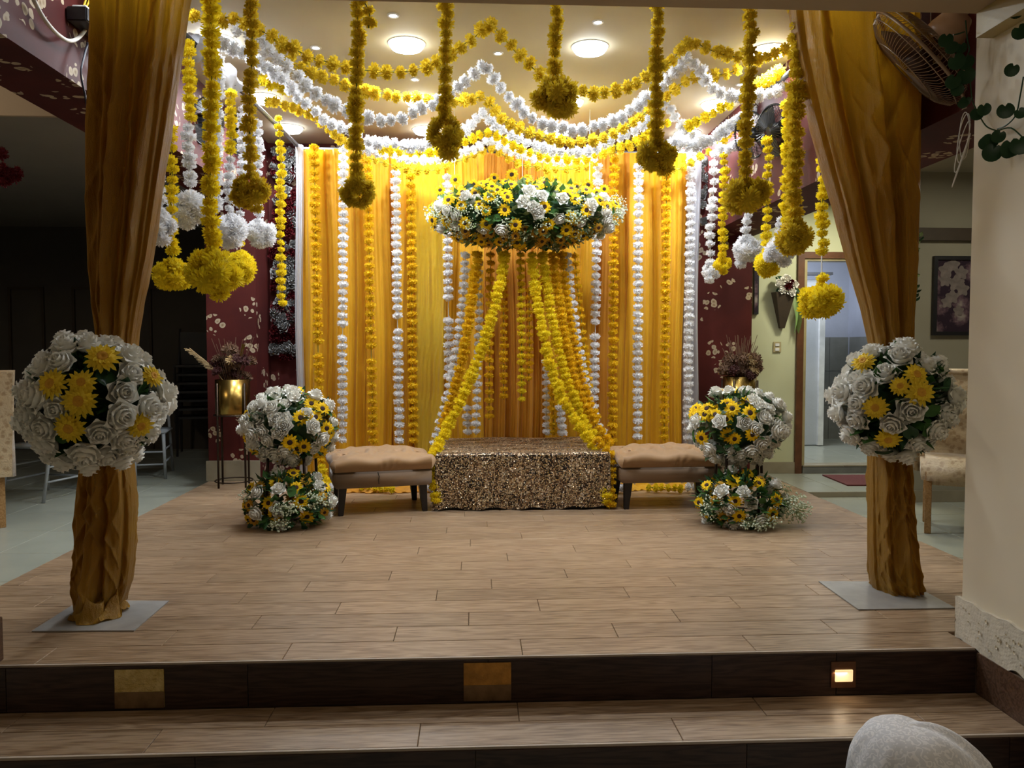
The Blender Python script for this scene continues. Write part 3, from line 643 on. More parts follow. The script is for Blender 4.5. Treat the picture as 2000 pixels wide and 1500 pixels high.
hang(1283,-55,285,3.7,'gold','front yellow strand with flattened tassel above the wide yellow panel', .034,.042,(.085,.12,15))
hang(1466,-55,362,3.7,'gold','front yellow strand with wide tassel, nearest the post drape by the fan', .036,.042,(.105,.12,18),-8)
hang(409,-55,505,3.8,'yel','longest front yellow strand with the widest tassel', .040,.048,(.115,.17,22),6)
hang(1556,-55,440,3.85,'gold','long yellow strand hanging along the drape by the fan', .042,.046,(.085,.15,16),-3)
SG = 'strands hanging from the canopy side'
hang(368,75,385,None,'wht','two-tone strand, yellow above and white below, with white tassel', .037,.05,(.10,.16,18),4,((.50,'yel'),(1,'wht')),group=SG)
hang(333,240,520,None,'yel','yellow strand partly behind the mustard drape with wide tassel', .036,.052,(.095,.13,18),4,gaps=((.62,.66),),group=SG)
hang(312,200,420,4.15,'wht','white strand mostly hidden behind the mustard drape', .036,.05,(.075,.16,12),group=SG)
hang(424,110,415,None,'wht','white strand glowing beside the longest front yellow one', .038,.052,group=SG)
hang(450,175,430,None,'wht','two-tone strand, short yellow above white, with white tassel', .036,.052,(.10,.17,18),0,((.5,'yel'),(1,'wht')),group=SG)
hang(474,205,500,None,'wht','white strand ending in a yellow tassel', .035,.052,(.10,.19,18),-4,((.88,'wht'),(1,'yel')),group=SG)
hang(503,235,440,None,'wht','white strand with ragged white tassel by the papered column', .034,.055,(.105,.14,16),3,group=SG)
hang(545,225,600,None,'yel','bare yellow strand reaching lowest by the papered column', .036,.058,None,6,group=SG)
hang(1395,292,520,None,'wht','white strand with small tassel against the maroon wall', .042,.075,(.075,.14,9),-8,group=SG)
hang(1414,250,505,None,'yel','yellow strand crossing the white one on the maroon wall', .038,.06,(.075,.13,9),-2,group=SG)
hang(1458,400,468,None,'wht','white strand below the wide front tassel', .036,.055,(.095,.20,16),group=SG)
hang(1499,268,500,None,'yel','yellow strand with egg-shaped tassel before the green wall', .037,.056,(.088,.17,15),-2,group=SG)
hang(1524,420,474,5.3,'wht','white tassel strand above the wall vase', .032,.05,(.10,.15,14),group=SG)
hang(1537,195,440,None,'yel','yellow strand half hidden by the long one along the drape', .040,.055,group=SG)
hang(1607,285,500,None,'yel','yellow strand emerging from behind the drape near the doorway', .038,.055,group=SG)
hang(1604,535,568,4.3,'yel','large yellow bell tassel hanging before the doorway', .036,.04,(.115,.14,24),group=SG)
MB().tube([at(1605,500,4.35), at(1605,535,4.3)], .004, 5).put('thread', M['thread'], None) and None
o = bpy.data.objects[-1] if False else [x for x in bpy.data.objects if x.name.startswith('thread')][-1]
tag(o, 'short beaded thread between two yellow tassels by the doorway', 'thread')

# ------------------------------------------------------------------ canopy frame with posts and plates
pL, pR = Vector((-1.66, 3.68, 0)), Vector((2.03, 3.80, 0))
fr_ = empty('canopy_frame', ((pL.x+pR.x)/2, 5.3, 0), 'grey pipe canopy frame standing on steel plates', 'canopy frame'); b0 = Vector(fr_.location)
P = [pL, pR, Vector((2.0,7.19,0)), Vector((-1.53,7.19,0))]; up = Vector((0,0,2.96))
for p in P: MB().tube([p-b0, p+up-b0], .022, 10).put('post', M['pipe'], fr_, True)
for a, b in ((0,1),(1,2),(2,3),(3,0)): MB().tube([P[a]+up-b0, P[b]+up-b0], .018, 10).put('pipe', M['pipe'], fr_, True)
def quad_plate(pxs):
    q = [atz(x, y, .006)-b0 for x, y in pxs]; mb = MB()
    mb.add([(v.x, v.y, .001) for v in q]+[(v.x, v.y, .006) for v in q], [(3,2,1,0),(4,5,6,7),(0,1,5,4),(1,2,6,5),(2,3,7,6),(3,0,4,7)])
    return mb.put('base_plate', M['steel'], fr_)
quad_plate([(62,1232),(262,1231),(330,1173),(155,1173)])['label'] = 'worn grey steel base plate'
quad_plate([(1677,1190),(1866,1187),(1772,1136),(1599,1135)])['label'] = 'smooth steel base plate'
wr_ = MB()
def wfn(u, v):
    t = .30+.22*u; p = P[0].lerp(P[3], t)+up; a = v*2*PI; r = .04+.018*math.sin(u*19)+.012*math.sin(3*a+u*8)
    return (p.x-b0.x+r*math.cos(a), p.y-b0.y, p.z-b0.z+r*math.sin(a)*1.4)
wr_.grid(wfn, 24, 12).put('cloth_wrap', M['cwhite'], fr_, True)['label'] = 'grey cloth wrapped round the pipe'

# drapes on the front posts
def drape(lv, d, seed, amp=.16, nf=7, cr=.05):
    r = random.Random(seed); ph = [r.random()*6 for _ in range(8)]
    L = [(at(a, y, d), at(b, y, d)) for y, a, b in lv]
    rows_ = []
    for i in range(len(L)-1):
        for j in range(16): t = j/16; rows_.append((L[i][0].lerp(L[i+1][0], t), L[i][1].lerp(L[i+1][1], t)))
    rows_.append(L[-1]); nv = len(rows_)-1; nu = 260; base = (rows_[-1][0]+rows_[-1][1])/2
    def fn(u, v):
        a, b = rows_[int(round(v*nv))]; c = (a+b)/2; hw = (b.x-a.x)/2; th = u*2*PI
        f = 0
        for k, (n_, w_) in enumerate(((nf,1.0),(nf*2+1,.55),(3,.5),(nf*3+2,.25))): f += w_*math.sin(n_*th+ph[k]+(1.6+.7*k)*v*math.sin(v*3+k))
        f = f*amp; crease = .05*math.sin(v*60+6*math.sin(th*2+ph[5]))*math.exp(-((v-.85)**2)*18)
        ck = cr*(1-abs(math.sin(th*4+v*13+1.6*math.sin(v*8+th*2)+ph[6])))**2.2+cr*.8*(1-abs(math.sin(th*5-v*17+1.3*math.sin(v*11-th*3)+ph[7])))**2.5
        rr = 1+f+crease*.6+ck; dd = min(.6*hw+.05, .17)
        cx = max(-1, min(1, math.cos(th)*(1+.3*f)))
        return (c.x+hw*cx-base.x, c.y+dd*math.sin(th)*rr-base.y, c.z-base.z)
    mb = MB(); mb.grid(fn, nu, nv); return mb, base
def drape_thing(parts, d, seed, label, hem=None):
    root = None
    t = None
    for k, lv in enumerate(parts):
        mb, base = drape(lv, d, seed+k, .20 if k == 0 else .15, 8, .09 if k == 0 else .20)
        if t is None: t = empty('post_drape', (base.x, base.y, 0), label, 'drape', 'mustard drapes on the front posts')
        mb.put('upper_cloth' if k == 0 else 'lower_cloth', M['drape'], t, True, loc=base-Vector(t.location))
    return t
t = drape_thing([[(-62,188,378),(0,190,366),(100,189,352),(180,187,340),(250,185,330),(330,183,317),(400,182,306),(500,182,291),(590,186,272),(650,192,262),(700,196,256),(760,200,250)],
                 [(760,200,250),(830,188,252),(900,166,256),(950,160,261),(1000,158,263),(1050,157,261),(1100,152,258),(1140,148,252),(1180,151,240),(1196,160,228)]], 3.66, 3, 'mustard drape gathered round the post, hem crumpled on its steel plate')
mb = MB()   # fallen crumpled hem
hc = atz(198, 1200, .0)
def hem(u, v):
    th = u*2*PI; R = .02+.115*v; z = .12*(1-v)**1.2+.030*math.sin(th*5+v*13)*(.3+v)*(1-v*.5)+.035*math.exp(-((v-.6)**2)*50)*(1+.8*math.sin(3*th+1))+.012*math.sin(th*11+v*21)
    return (R*math.cos(th)*.80+.012*math.sin(th*7+v*4), R*math.sin(th)*1.05, max(.008, z+.01))
mb.grid(hem, 90, 22).put('fallen_hem', M['drape'], t, True, loc=hc-Vector(t.location)+Vector((0,-.02,.0)))
drape_thing([[(-45,1545,1784),(22,1552,1785),(100,1562,1787),(180,1580,1788),(250,1598,1787),(330,1620,1786),(400,1640,1785),(500,1664,1783),(600,1690,1778),(660,1702,1773),(720,1710,1765),(770,1714,1760)],
             [(770,1714,1760),(830,1708,1765),(880,1703,1770),(950,1703,1775),(1000,1703,1779),(1050,1703,1783),(1110,1704,1790),(1140,1707,1793),(1158,1712,1795)]], 3.80, 17, 'mustard drape gathered round the post by the wall fan, straight hem')

# ------------------------------------------------------------------ backdrop curtains
def curtain(px0, px1, y, m, label, folds, depth, seed, ztop=2.93, zbot=.015, crink=0, flare=0, nm='backdrop_curtain'):
    r = random.Random(seed); ph = [r.random()*6 for _ in range(5)]; a = at(px0, 600, y).x; b = at(px1, 600, y).x; cx = (a+b)/2
    def fn(u, v):
        z = ztop+(zbot-ztop)*v; x = a+(b-a)*u; g = math.sin(v*PI*.8)*.25
        f = .6*math.sin(folds*2*PI*u+ph[0]+.8*math.sin(v*2.1+ph[3]))+.28*math.sin(folds*4.3*PI*u+ph[1]+1.3*v)+.15*math.sin(folds*9*PI*u+ph[2]-v)
        e = min(u, 1-u); e = min(1, e*10)
        x += flare*(u-.5)*v+.012*math.sin(v*7+ph[4])
        c = crink*.006*math.sin(u*40+v*60+3*math.sin(v*23))
        return (x-cx, f*depth*1.45*(.75+.25*v)-(1-e)*-.03+c, z)
    mb = MB(); mb.grid(fn, int(60+folds*26), 50); mb.add
    o = mb.put(nm, m, None, True, loc=(cx, y, 0)); return tag(o, label, 'curtain', 'backdrop curtains')
curtain(592, 1352, 7.16, M['cor'], 'orange under-layer showing as dark strips between the yellow panels', 16, .022, 1)
curtain(588, 712, 7.06, M['cyel'], 'yellow backdrop panel nearest the papered column', 3, .030, 2)
curtain(708, 764, 7.07, M['cyel'], 'narrow yellow backdrop panel between first two white garlands', 1.4, .030, 3)
curtain(762, 800, 7.09, M['cyel'], 'narrow strip of yellow backdrop under the second white garland', 1.1, .026, 4)
curtain(806, 872, 7.05, M['ccrink'], 'crinkled bright yellow backdrop panel', 1.0, .028, 5, crink=1, flare=-.06)
curtain(872, 948, 7.09, M['cyel'], 'yellow backdrop panel behind the bench side sweep', 2.4, .022, 6)
curtain(940, 1062, 7.12, M['cor'], 'deep orange backdrop panel in the middle', 4.5, .026, 7)
curtain(1060, 1170, 7.08, M['cyel'], 'yellow backdrop panel behind the wide sweep', 3, .026, 8)
curtain(1166, 1240, 7.07, M['cor'], 'orange backdrop panel beyond the flower bed', 2, .022, 9)
curtain(1206, 1296, 7.05, M['cyel'], 'wide yellow backdrop panel near the plain bench', 2.2, .026, 10, flare=.03)
curtain(1290, 1342, 7.06, M['cyel'], 'yellow backdrop panel next to the white cloth edge', 1.6, .024, 12, flare=-.05)
curtain(577, 592, 7.03, M['cwhite'], 'narrow white cloth edge of the backdrop, papered column side', 1, .02, 13, 2.96)
curtain(1330, 1366, 7.08, M['cwhite'], 'white cloth edge of the backdrop, green wall side', 1.6, .024, 14, 2.96)
def pool(px0, px1, d, m, label, seed, cat='cloth'):
    a, b = at(px0, 940, d).x, at(px1, 940, d).x
    def fn(u, v):
        x = a+(b-a)*u; y = d-.11+.2*v+.02*math.sin(u*23+seed); z = .006+.034*abs(math.sin(v*PI))*(1+.7*math.sin(u*31+seed+4*v))+.008*math.sin(u*70+v*20)
        return (x, y, max(.004, z))
    o = MB().grid(fn, 110, 12).put('pooled_cloth', m, None, True); return tag(o, label, cat, 'backdrop cloth pooled on the floor')
pool(628, 850, 6.68, M['cor'], 'orange yellow cloth pooled under the bench with folded seam', 1)
pool(1190, 1345, 6.68, M['cyel'], 'yellow cloth pooled under the plain bench', 5)
for k, (x0, x1, c, l) in enumerate(((640,655,'wht','white garland end lying by the bench with folded seam'),(700,770,'yel','yellow garland end lying on the pooled cloth'),(832,850,'wht','white garland end lying between bench and sequined seat'),(1198,1222,'wht','white garland end lying beside the sequined seat corner'),(1262,1335,'yel','yellow garland end lying under the plain bench'),(1338,1372,'wht','white garland end lying by the far flower stand'))):
    a, b = atz(x0, 952, .045), atz(x1, 955, .045); garland([a, (a+b)/2+Vector((0,.03,.0)), b], c, l, 'garland ends lying on the floor', .036, .05, smooth=False)
garland([at(628,905,6.8), at(632,930,6.75), atz(645,950,.045)], 'yel', 'yellow garland end curling at the flower stand', 'garland ends lying on the floor', .04, .055)

# ------------------------------------------------------------------ arrangements
def foliage(parent, rx, ry, rz, n, c=(0,0,0), mesh_mats=('darkleaf','leaf'), size=.07, seed=1, kk=.82):
    r = random.Random(seed); mb = MB()
    for i in range(n):
        z = 1-2*(i+.5)/n; a = i*2.4+r.random(); s = math.sqrt(1-z*z); d = Vector((s*math.cos(a), s*math.sin(a), z)); p = Vector((d.x*rx, d.y*ry, d.z*rz))*(kk*(.8+.25*r.random()))+Vector(c)
        t = (d+Vector((r.random()-.5, r.random()-.5, r.random()-.5))*1.3).normalized(); u = t.cross(Vector((0,0,1)) if abs(t.z) < .9 else Vector((1,0,0))).normalized(); n_ = t.cross(u)
        L = size*(.7+.6*r.random()); W = L*.33; mb.cur = i % 2
        mb.add([p, p+t*L*.5+u*W+n_*W*.2, p+t*L*.55, p+t*L*.5-u*W+n_*W*.2, p+t*L], [(0,1,2),(0,2,3),(1,4,2),(2,4,3)])
    core = MB(); 
    o = mb.put('foliage', [M[m] for m in mesh_mats], parent); tag(o, kind='stuff'); return o
def breath(parent, blobs, seed=1, n=90):
    r = random.Random(seed); mb = MB()
    for (c, R, cnt) in blobs:
        c = Vector(c)
        for i in range(cnt):
            d = Vector((r.gauss(0,1), r.gauss(0,1), r.gauss(0,1))).normalized(); p = c+Vector((d.x*R[0], d.y*R[1], d.z*R[2]))*(r.random()**.4)
            s = .0045+r.random()*.0045; mb.cur = 0
            mb.add([p+Vector(q)*s for q in ((1,0,0),(-1,0,0),(0,1,0),(0,-1,0),(0,0,1),(0,0,-1))], [(0,2,4),(2,1,4),(1,3,4),(3,0,4),(2,0,5),(1,2,5),(3,1,5),(0,3,5)])
            if i % 3 == 0:
                mb.cur = 1; q = c+(p-c)*.3; u = Vector((.0012,.0004,.001)); mb.add([q-u, q+u, p+u, p-u], [(0,1,2,3)])
    o = mb.put('gypsophila', [M['breath'], M['sage']], parent); tag(o, kind='stuff'); return o
def bloom(parent, kind, p, d, s):
    tw = rnd.random()*6
    if kind == 'rose': return put('rose', ROSE[rnd.randrange(4)], parent, p, orient(d, tw), s)
    if kind == 'leaf': return put('leaf', (LEAF, DLEAF, LEAF)[rnd.randrange(3)], parent, p, orient(Vector(d)+Vector((rnd.random()-.5, rnd.random()-.5, rnd.random()-.5))*.9, tw), s*1.5)
    me = {'sun': SUN, 'gerb': GERB, 'rust': RUST}[kind]; me = me[rnd.randrange(len(me))]
    o = put({'sun':'sunflower','gerb':'gerbera','rust':'rust_daisy'}[kind], me, parent, p, orient(d, tw), s)
    put('flower_centre', ODISK if kind == 'gerb' else DISK, o); return o
def cover(parent, c, R, n, pick, smin, smax, hemi=None, jit=.12, k=1.0):
    c = Vector(c)
    for i in range(n):
        z = 1-2*(i+.5)/n; a = i*2.399963; s = math.sqrt(1-z*z); d = Vector((s*math.cos(a), s*math.sin(a), z))
        d = (d+Vector((rnd.random()-.5, rnd.random()-.5, rnd.random()-.5))*jit).normalized()
        if hemi and not hemi(d): continue
        kd = pick(d, i)
        if not kd: continue
        p = c+Vector((d.x*R[0], d.y*R[1], d.z*R[2]))*(k*(.90+.16*rnd.random())); nd = Vector((d.x/R[0], d.y/R[1], d.z/R[2])).normalized()
        bloom(parent, kd, p, nd+(Vector((0,-.7,.1)) if kd in ('sun','rust') and d.y < .2 else Vector())+Vector((rnd.random()-.5, rnd.random()-.5, rnd.random()-.5))*.35, (smin+(smax-smin)*rnd.random())*(.95 if kd == 'sun' else .9 if kd == 'gerb' else .8 if kd == 'rust' else 1))
# front flower balls: explicit yellow heads where the photo shows them
def ball(cx, cy, d, rpx, label, ys, n=96, seed=3):
    c = at(cx, cy, d); R = rpx/F*d; t = empty('flower_ball', c, label, 'flower ball', 'white rose balls tied to the draped posts')
    foliage(t, R*.86, R*.86, R*.86, 420, seed=seed, size=.085)
    mb = MB().lathe([(0,-R*.66),(R*.5,-R*.45),(R*.68,0),(R*.5,R*.45),(0,R*.66)], 18); mb.put('foam_core', M['darkleaf'], t, True)
    yd = []
    for px, py, s in ys:
        r = ray(px, py).normalized(); oc = EYE-c; b = r.dot(oc); q = b*b-(oc.length_squared-(R*.95)**2)
        p = EYE+r*(-b-math.sqrt(max(0, q)))-c; yd.append(p.normalized()); bloom(t, 'gerb', p*1.04, p.normalized()+Vector((0,-.35,0)), s*1.18)
    cover(t, (0,0,0), (R*.93,)*3, n, lambda dd, i: None if any((dd-y).length < .27 for y in yd) else ('leaf' if i % 13 == 5 else 'rose'), R*.21, R*.26, jit=.16)
    return t
ball(188, 784, 3.36, 122, 'larger flower ball on the post with the crumpled hem', [(200,705,.060),(162,750,.048),(108,752,.055),(158,783,.060),(140,832,.055),(291,738,.045),(268,828,.050)], 92, 5)
ball(1747, 782, 3.64, 110, 'flower ball on the post beside the cream wall', [(1690,712,.05),(1786,735,.048),(1793,768,.058),(1712,795,.05),(1735,852,.05),(1756,706+50,.04)], 88, 8)

# suspended flower bed
c = at(1022, 420, 6.42); R = (.735, .42, .25)
t = empty('suspended_flower_bed', c, 'long suspended bed of sunflowers and white roses before the backdrop', 'flower arrangement')
foliage(t, *R, 1500, seed=21, size=.075, kk=.92, mesh_mats=('leaf','sage'))
MB().lathe([(0,-.8),(.5,-.68),(.86,0),(.5,.68),(0,.8)], 28).put('foam_core', M['darkleaf'], t, True).scale = R
bl = []
for i in range(46):
    a = rnd.random()*2*PI; z = rnd.random()*1.5-.95; s = math.sqrt(max(0, 1-z*z)); bl.append(((R[0]*s*math.cos(a)*1.0, R[1]*s*math.sin(a)*1.0-.02, R[2]*z), (.075,.06,.06), 34))
bl += [((.76,-.05,.07),(.08,.08,.12),110),((.70,-.1,-.05),(.1,.08,.1),90),((-.72,-.05,.0),(.07,.06,.08),50)]
breath(t, bl, 4)
def pk(d, i):
    if d.z > .42: return 'sun' if i % 6 else 'leaf'
    if d.z > .2: return ('sun','rose','sun','sun','rose','leaf')[i % 6]
    if d.z < -.62: return 'rust' if i % 4 else 'sun'
    if d.z < -.35: return ('sun','rose','rust','leaf')[i % 4]
    return ('rose','sun','leaf','rose',None,'sun')[i % 6]
cover(t, (0,0,0), R, 330, pk, .048, .060, jit=.16)
for px, py, s_ in ((890,352,.05),(965,348,.045),(1000,342,.055),(1030,350,.045),(1060,356,.05),(1085,352,.04),(905,372,.045),(1148,362,.05),(1165,378,.05),(860,372,.045),(1126,366,.055),(1132,384,.05),(1180,370,.045),(925,360,.04),(945,366,.04)):
    v = at(px, py, 6.25)-c; bloom(t, 'sun', v, (rnd.random()*.6-.3, -1, .2), s_)
for q in ((-.55,.1),(.0,.12),(.55,.1)): MB().tube([(q[0],q[1],.15),(q[0],q[1],3.14-c.z)], .002, 4).put('hanging_wire', M['thread'], t)

# flower stands by the benches
def flower_stand(cx, cy, d, R, label, pick, n, seed, legs):
    c = at(cx, cy, d); t = empty('flower_stand', (c.x, c.y, 0), label, 'flower stand', 'tall flower stands beside the benches')
    for a in legs:
        MB().tube([(R[0]*.55*math.cos(a), R[1]*.55*math.sin(a), c.z-R[2]*.5), (R[0]*.62*math.cos(a), R[1]*.62*math.sin(a), .004)], .010, 8).put('leg', M['bronze'], t, True)
    MB().tube([(R[0]*.6*math.cos(a), R[1]*.6*math.sin(a), .03) for a in [2*PI*i/24 for i in range(24)]], .006, 6, True).put('ring', M['bronze'], t, True)
    off = Vector((0,0,c.z)); foliage(t, *R, 330, c=off, seed=seed, size=.07, kk=.85)
    MB().lathe([(0,-R[2]*.6),(R[0]*.5,-R[2]*.4),(R[0]*.62,0),(R[0]*.45,R[2]*.45),(0,R[2]*.6)], 18, tuple(off)).put('foam_core', M['darkleaf'], t, True)
    cover(t, off, tuple(x*.93 for x in R), n, pick, .050, .062, jit=.2); return t
def pkL(d, i):
    if d.x > .15: return ('sun','rose','sun','sun','rose','leaf')[i % 6]
    return ('rose','rose','rose','sun','rose','rose','rose')[i % 7]
def pkR(d, i):
    if d.x < .05 and d.z > -.3: return ('sun','sun','leaf','sun','rose')[i % 5]
    return ('rose','rose','rose','rose','leaf','rose','rose')[i % 7]
flower_stand(568, 832, 5.62, (.325,.30,.265), 'flower stand whose sunflowers face the bench with folded seam', pkL, 124, 31, (.6, 2.3, 3.9, 5.4))
flower_stand(1442, 832, 5.52, (.335,.30,.27), 'flower stand before the maroon wall, white roses on its doorway side', pkR, 128, 37, (.25, 2.2, 4.0, 5.2))
def low_bouquet(cx, d, R, label, pick, n, seed, bl):
    c = at(cx, 980, d); t = empty('low_bouquet', (c.x, c.y, 0), label, 'bouquet', 'low bouquets at the foot of the flower stands')
    off = Vector((0,0,R[2]*.78)); foliage(t, R[0], R[1], R[2], 420, c=off, seed=seed, size=.075, kk=.86)
    cover(t, off, tuple(x*.95 for x in R), n, pick, .046, .058, hemi=lambda dd: dd.z > -.75, jit=.2)
    breath(t, bl, seed); return t
mixp = lambda d, i: ('sun','rose','leaf','sun','leaf','rust','rose')[i % 7]
low_bouquet(562, 5.42, (.30,.24,.20), 'low sunflower bouquet with a broad leaf, before the first flower stand', mixp, 74, 41,
    [((.05,-.24,.16),(.12,.05,.05),130),((.22,-.16,.20),(.12,.07,.07),130),((.0,-.24,.05),(.08,.04,.05),70),((-.25,-.12,.22),(.06,.05,.04),30)])
low_bouquet(1446, 5.30, (.30,.24,.20), 'low sunflower bouquet with gypsophila spilling towards the doorway', mixp, 78, 43,
    [((-.22,-.12,.14),(.11,.08,.10),150),((.05,-.24,.06),(.16,.05,.06),190),((.33,-.08,.12),(.14,.10,.11),420),((.30,.0,.24),(.06,.05,.04),40)])

# ------------------------------------------------------------------ tufted benches
def bench(fl, fr2, depth, label, seam):
    a = Vector((fl.x, fl.y, 0)); b = Vector((fr2.x, fr2.y, 0)); ax = (b-a).normalized(); rz = math.atan2(ax.y, ax.x); W = (b-a).length+.16; D = depth
    n = Vector((-ax.y, ax.x, 0)); c = (a+b)/2+n*(D/2-.08)
    t = empty('tufted_bench', c, label, 'bench', 'tan tufted benches', rz)
    hx, hy = W/2, D/2
    for sx in (-1, 1):
        for sy in (-1, 1):
            x, y = sx*(hx-.07), sy*(hy-.07); mb = MB()
            def ring(w_, z, ox, oy): return [(x+ox-w_, y+oy-w_, z), (x+ox+w_, y+oy-w_, z), (x+ox+w_, y+oy+w_, z), (x+ox-w_, y+oy+w_, z)]
            mb.add(ring(.018, 0, sx*.015, sy*.01)+ring(.030, .205, 0, 0), [(3,2,1,0),(4,5,6,7),(0,1,5,4),(1,2,6,5),(2,3,7,6),(3,0,4,7)])
            mb.put('leg', M['leg'], t, bevel=.003)
    MB().box(-hx+.008, hx-.008, -hy+.008, hy-.008, .20, .315).put('seat_base', M['velvet2'], t, True, bevel=.012)
    if seam: MB().tube([(-.045,-hy+.004,.312),(-.035,-hy+.003,.28),(-.040,-hy+.003,.25),(-.037,-hy+.004,.225)], .003, 6).put('seam', M['leg'], t)
    btn = [(i*W/5, (j-.5)*D*.42) for i in (-2,-1,0,1,2) for j in (0,1)]; btn = [(x*.94, y) for x, y in btn]
    def fn(u, v):
        U, V = (u-.5)*2*1.30, (v-.5)*2*1.42
        def edge(q, lim):
            if abs(q) <= 1: return q, 0
            return math.copysign(1, q), (abs(q)-1)/(lim-1)
        cu, eu = edge(U, 1.30); cv, ev = edge(V, 1.42); e = max(eu, ev)
        x, y = cu*(hx-.012), cv*(hy-.012)
        z = .415+.045*(1-abs(cu)**3.5)*(1-abs(cv)**3)+.010*math.sin(cu*8)*math.sin(cv*5)
        for bx, by in btn:
            r2 = ((x-bx)**2+(y-by)**2); z -= .034*math.exp(-r2/.0014)+.008*math.exp(-abs(abs(x-bx)-abs(y-by)*.62)/.014)*math.exp(-r2/.010)
        if e > 0:
            z = z*(1-e)+.318*e; bul = math.sin(min(1, e)**.8*PI)*.030; sp_ = (x if ev >= eu else y); pl = .0035*math.sin(sp_*95+e*5*math.sin(sp_*14))*math.sin(e*PI)*max(0, math.sin(sp_*14+.8))
            if ev >= eu and ev > 0: y = math.copysign(hy-.010+bul+pl, cv)
            if eu >= ev and eu > 0: x = math.copysign(hx-.010+bul+pl, cu)
        else:
            z -= .004*abs(cu)**10
        return (x, y, z)
    MB().grid(fn, 150, 100).put('cushion', M['velvet'], t, True)
    bm_ = MB().lathe([(0,.006),(.007,.005),(.011,0),(.008,-.004)], 10).mesh('button', M['velvet'], True)
    for x, y in btn: put('button', bm_, t, (x, y, .427))
    return t
bench(atz(672,1006,0), atz(822,997,0), .56, 'tan tufted bench with a folded front seam, nearer the planter', True)
bench(atz(1228,993,0), atz(1388,990,0), .50, 'tan tufted bench with a plain front, partly behind flowers', False)

# ------------------------------------------------------------------ sequined seat
a, b = atz(853, 997, 0), atz(1190, 994, 0); sx0, sx1, sy0, sy1, sh = a.x, b.x, a.y, 6.86, .425
t = empty('sequined_seat', ((sx0+sx1)/2, (sy0+sy1)/2, 0), 'low seat block under a bronze sequined cloth in the centre', 'covered seat')
hx, hy = (sx1-sx0)/2, (sy1-sy0)/2
MB().box(-hx+.03, hx-.03, -hy+.03, hy-.03, 0, sh-.012).put('block', M['leg'], t)
def sq(u, v):
    U, V = (u-.5)*2*1.62, (v-.5)*2*1.85
    cu = max(-1, min(1, U)); cv = max(-1, min(1, V)); eu = max(0, abs(U)-1)/.62; ev = max(0, abs(V)-1)/.85; e = max(eu, ev)
    x, y, z = cu*hx, cv*hy, sh
    if e > 0:
        drop = e
        z = sh-(sh-.012)*drop
        if cv < 0 and ev >= eu: z += .06*max(0, e-.6)*math.sin(max(0, (x-.3))*3)*1.0+.012*math.sin(x*21)*e
        wv = .014*math.sin(x*17+y*23)*drop+.008*math.sin(x*41+y*31+e*5)*drop
        if ev >= eu: y += math.copysign(.010+wv+.012*drop, cv); z = max(.006, z)
        if eu >= ev: x += math.copysign(.006+wv+.02*drop, cu)
    else: z += .004*math.sin(x*9+y*6)+.003*math.sin(y*31)
    if e > 0 and e < .06: z -= .002
    return (x, y, max(.006, z))
MB().grid(sq, 130, 130).put('sequined_cloth', M['sequin'], t, True)
mb = MB(); sp = []
for i in range(2600):
    if i % 5 == 0:
        x = (rnd.random()*2-1)*hx; y = (rnd.random()*2-1)*hy; p = Vector((x, y, sh+.007)); n0 = Vector((0,0,1))
    else:
        x = (rnd.random()*2-1)*hx; z = .02+rnd.random()*(sh-.03); p = Vector((x, -hy-.040, z)); n0 = Vector((0,-1,0))
        dr = (sh-z)/sh; p.y = -hy-(.016+.014*math.sin(x*17-hy*23)*dr+.008*math.sin(x*41-hy*31+dr*5)*dr+.012*dr)
    n1 = (n0+Vector((rnd.random()-.5, rnd.random()-.5, rnd.random()-.5))*.9).normalized(); u = n1.cross(Vector((.3,.2,.9))).normalized()*.0042; v = n1.cross(u)
    mb.add([p+u, p+v, p-u, p-v], [(0,1,2,3)])
M['glint'] = plain('bright_sequin', (.95,.80,.55), .12, 1, bump=0)
tag(mb.put('loose_sequins', M['glint'], t), kind='stuff')

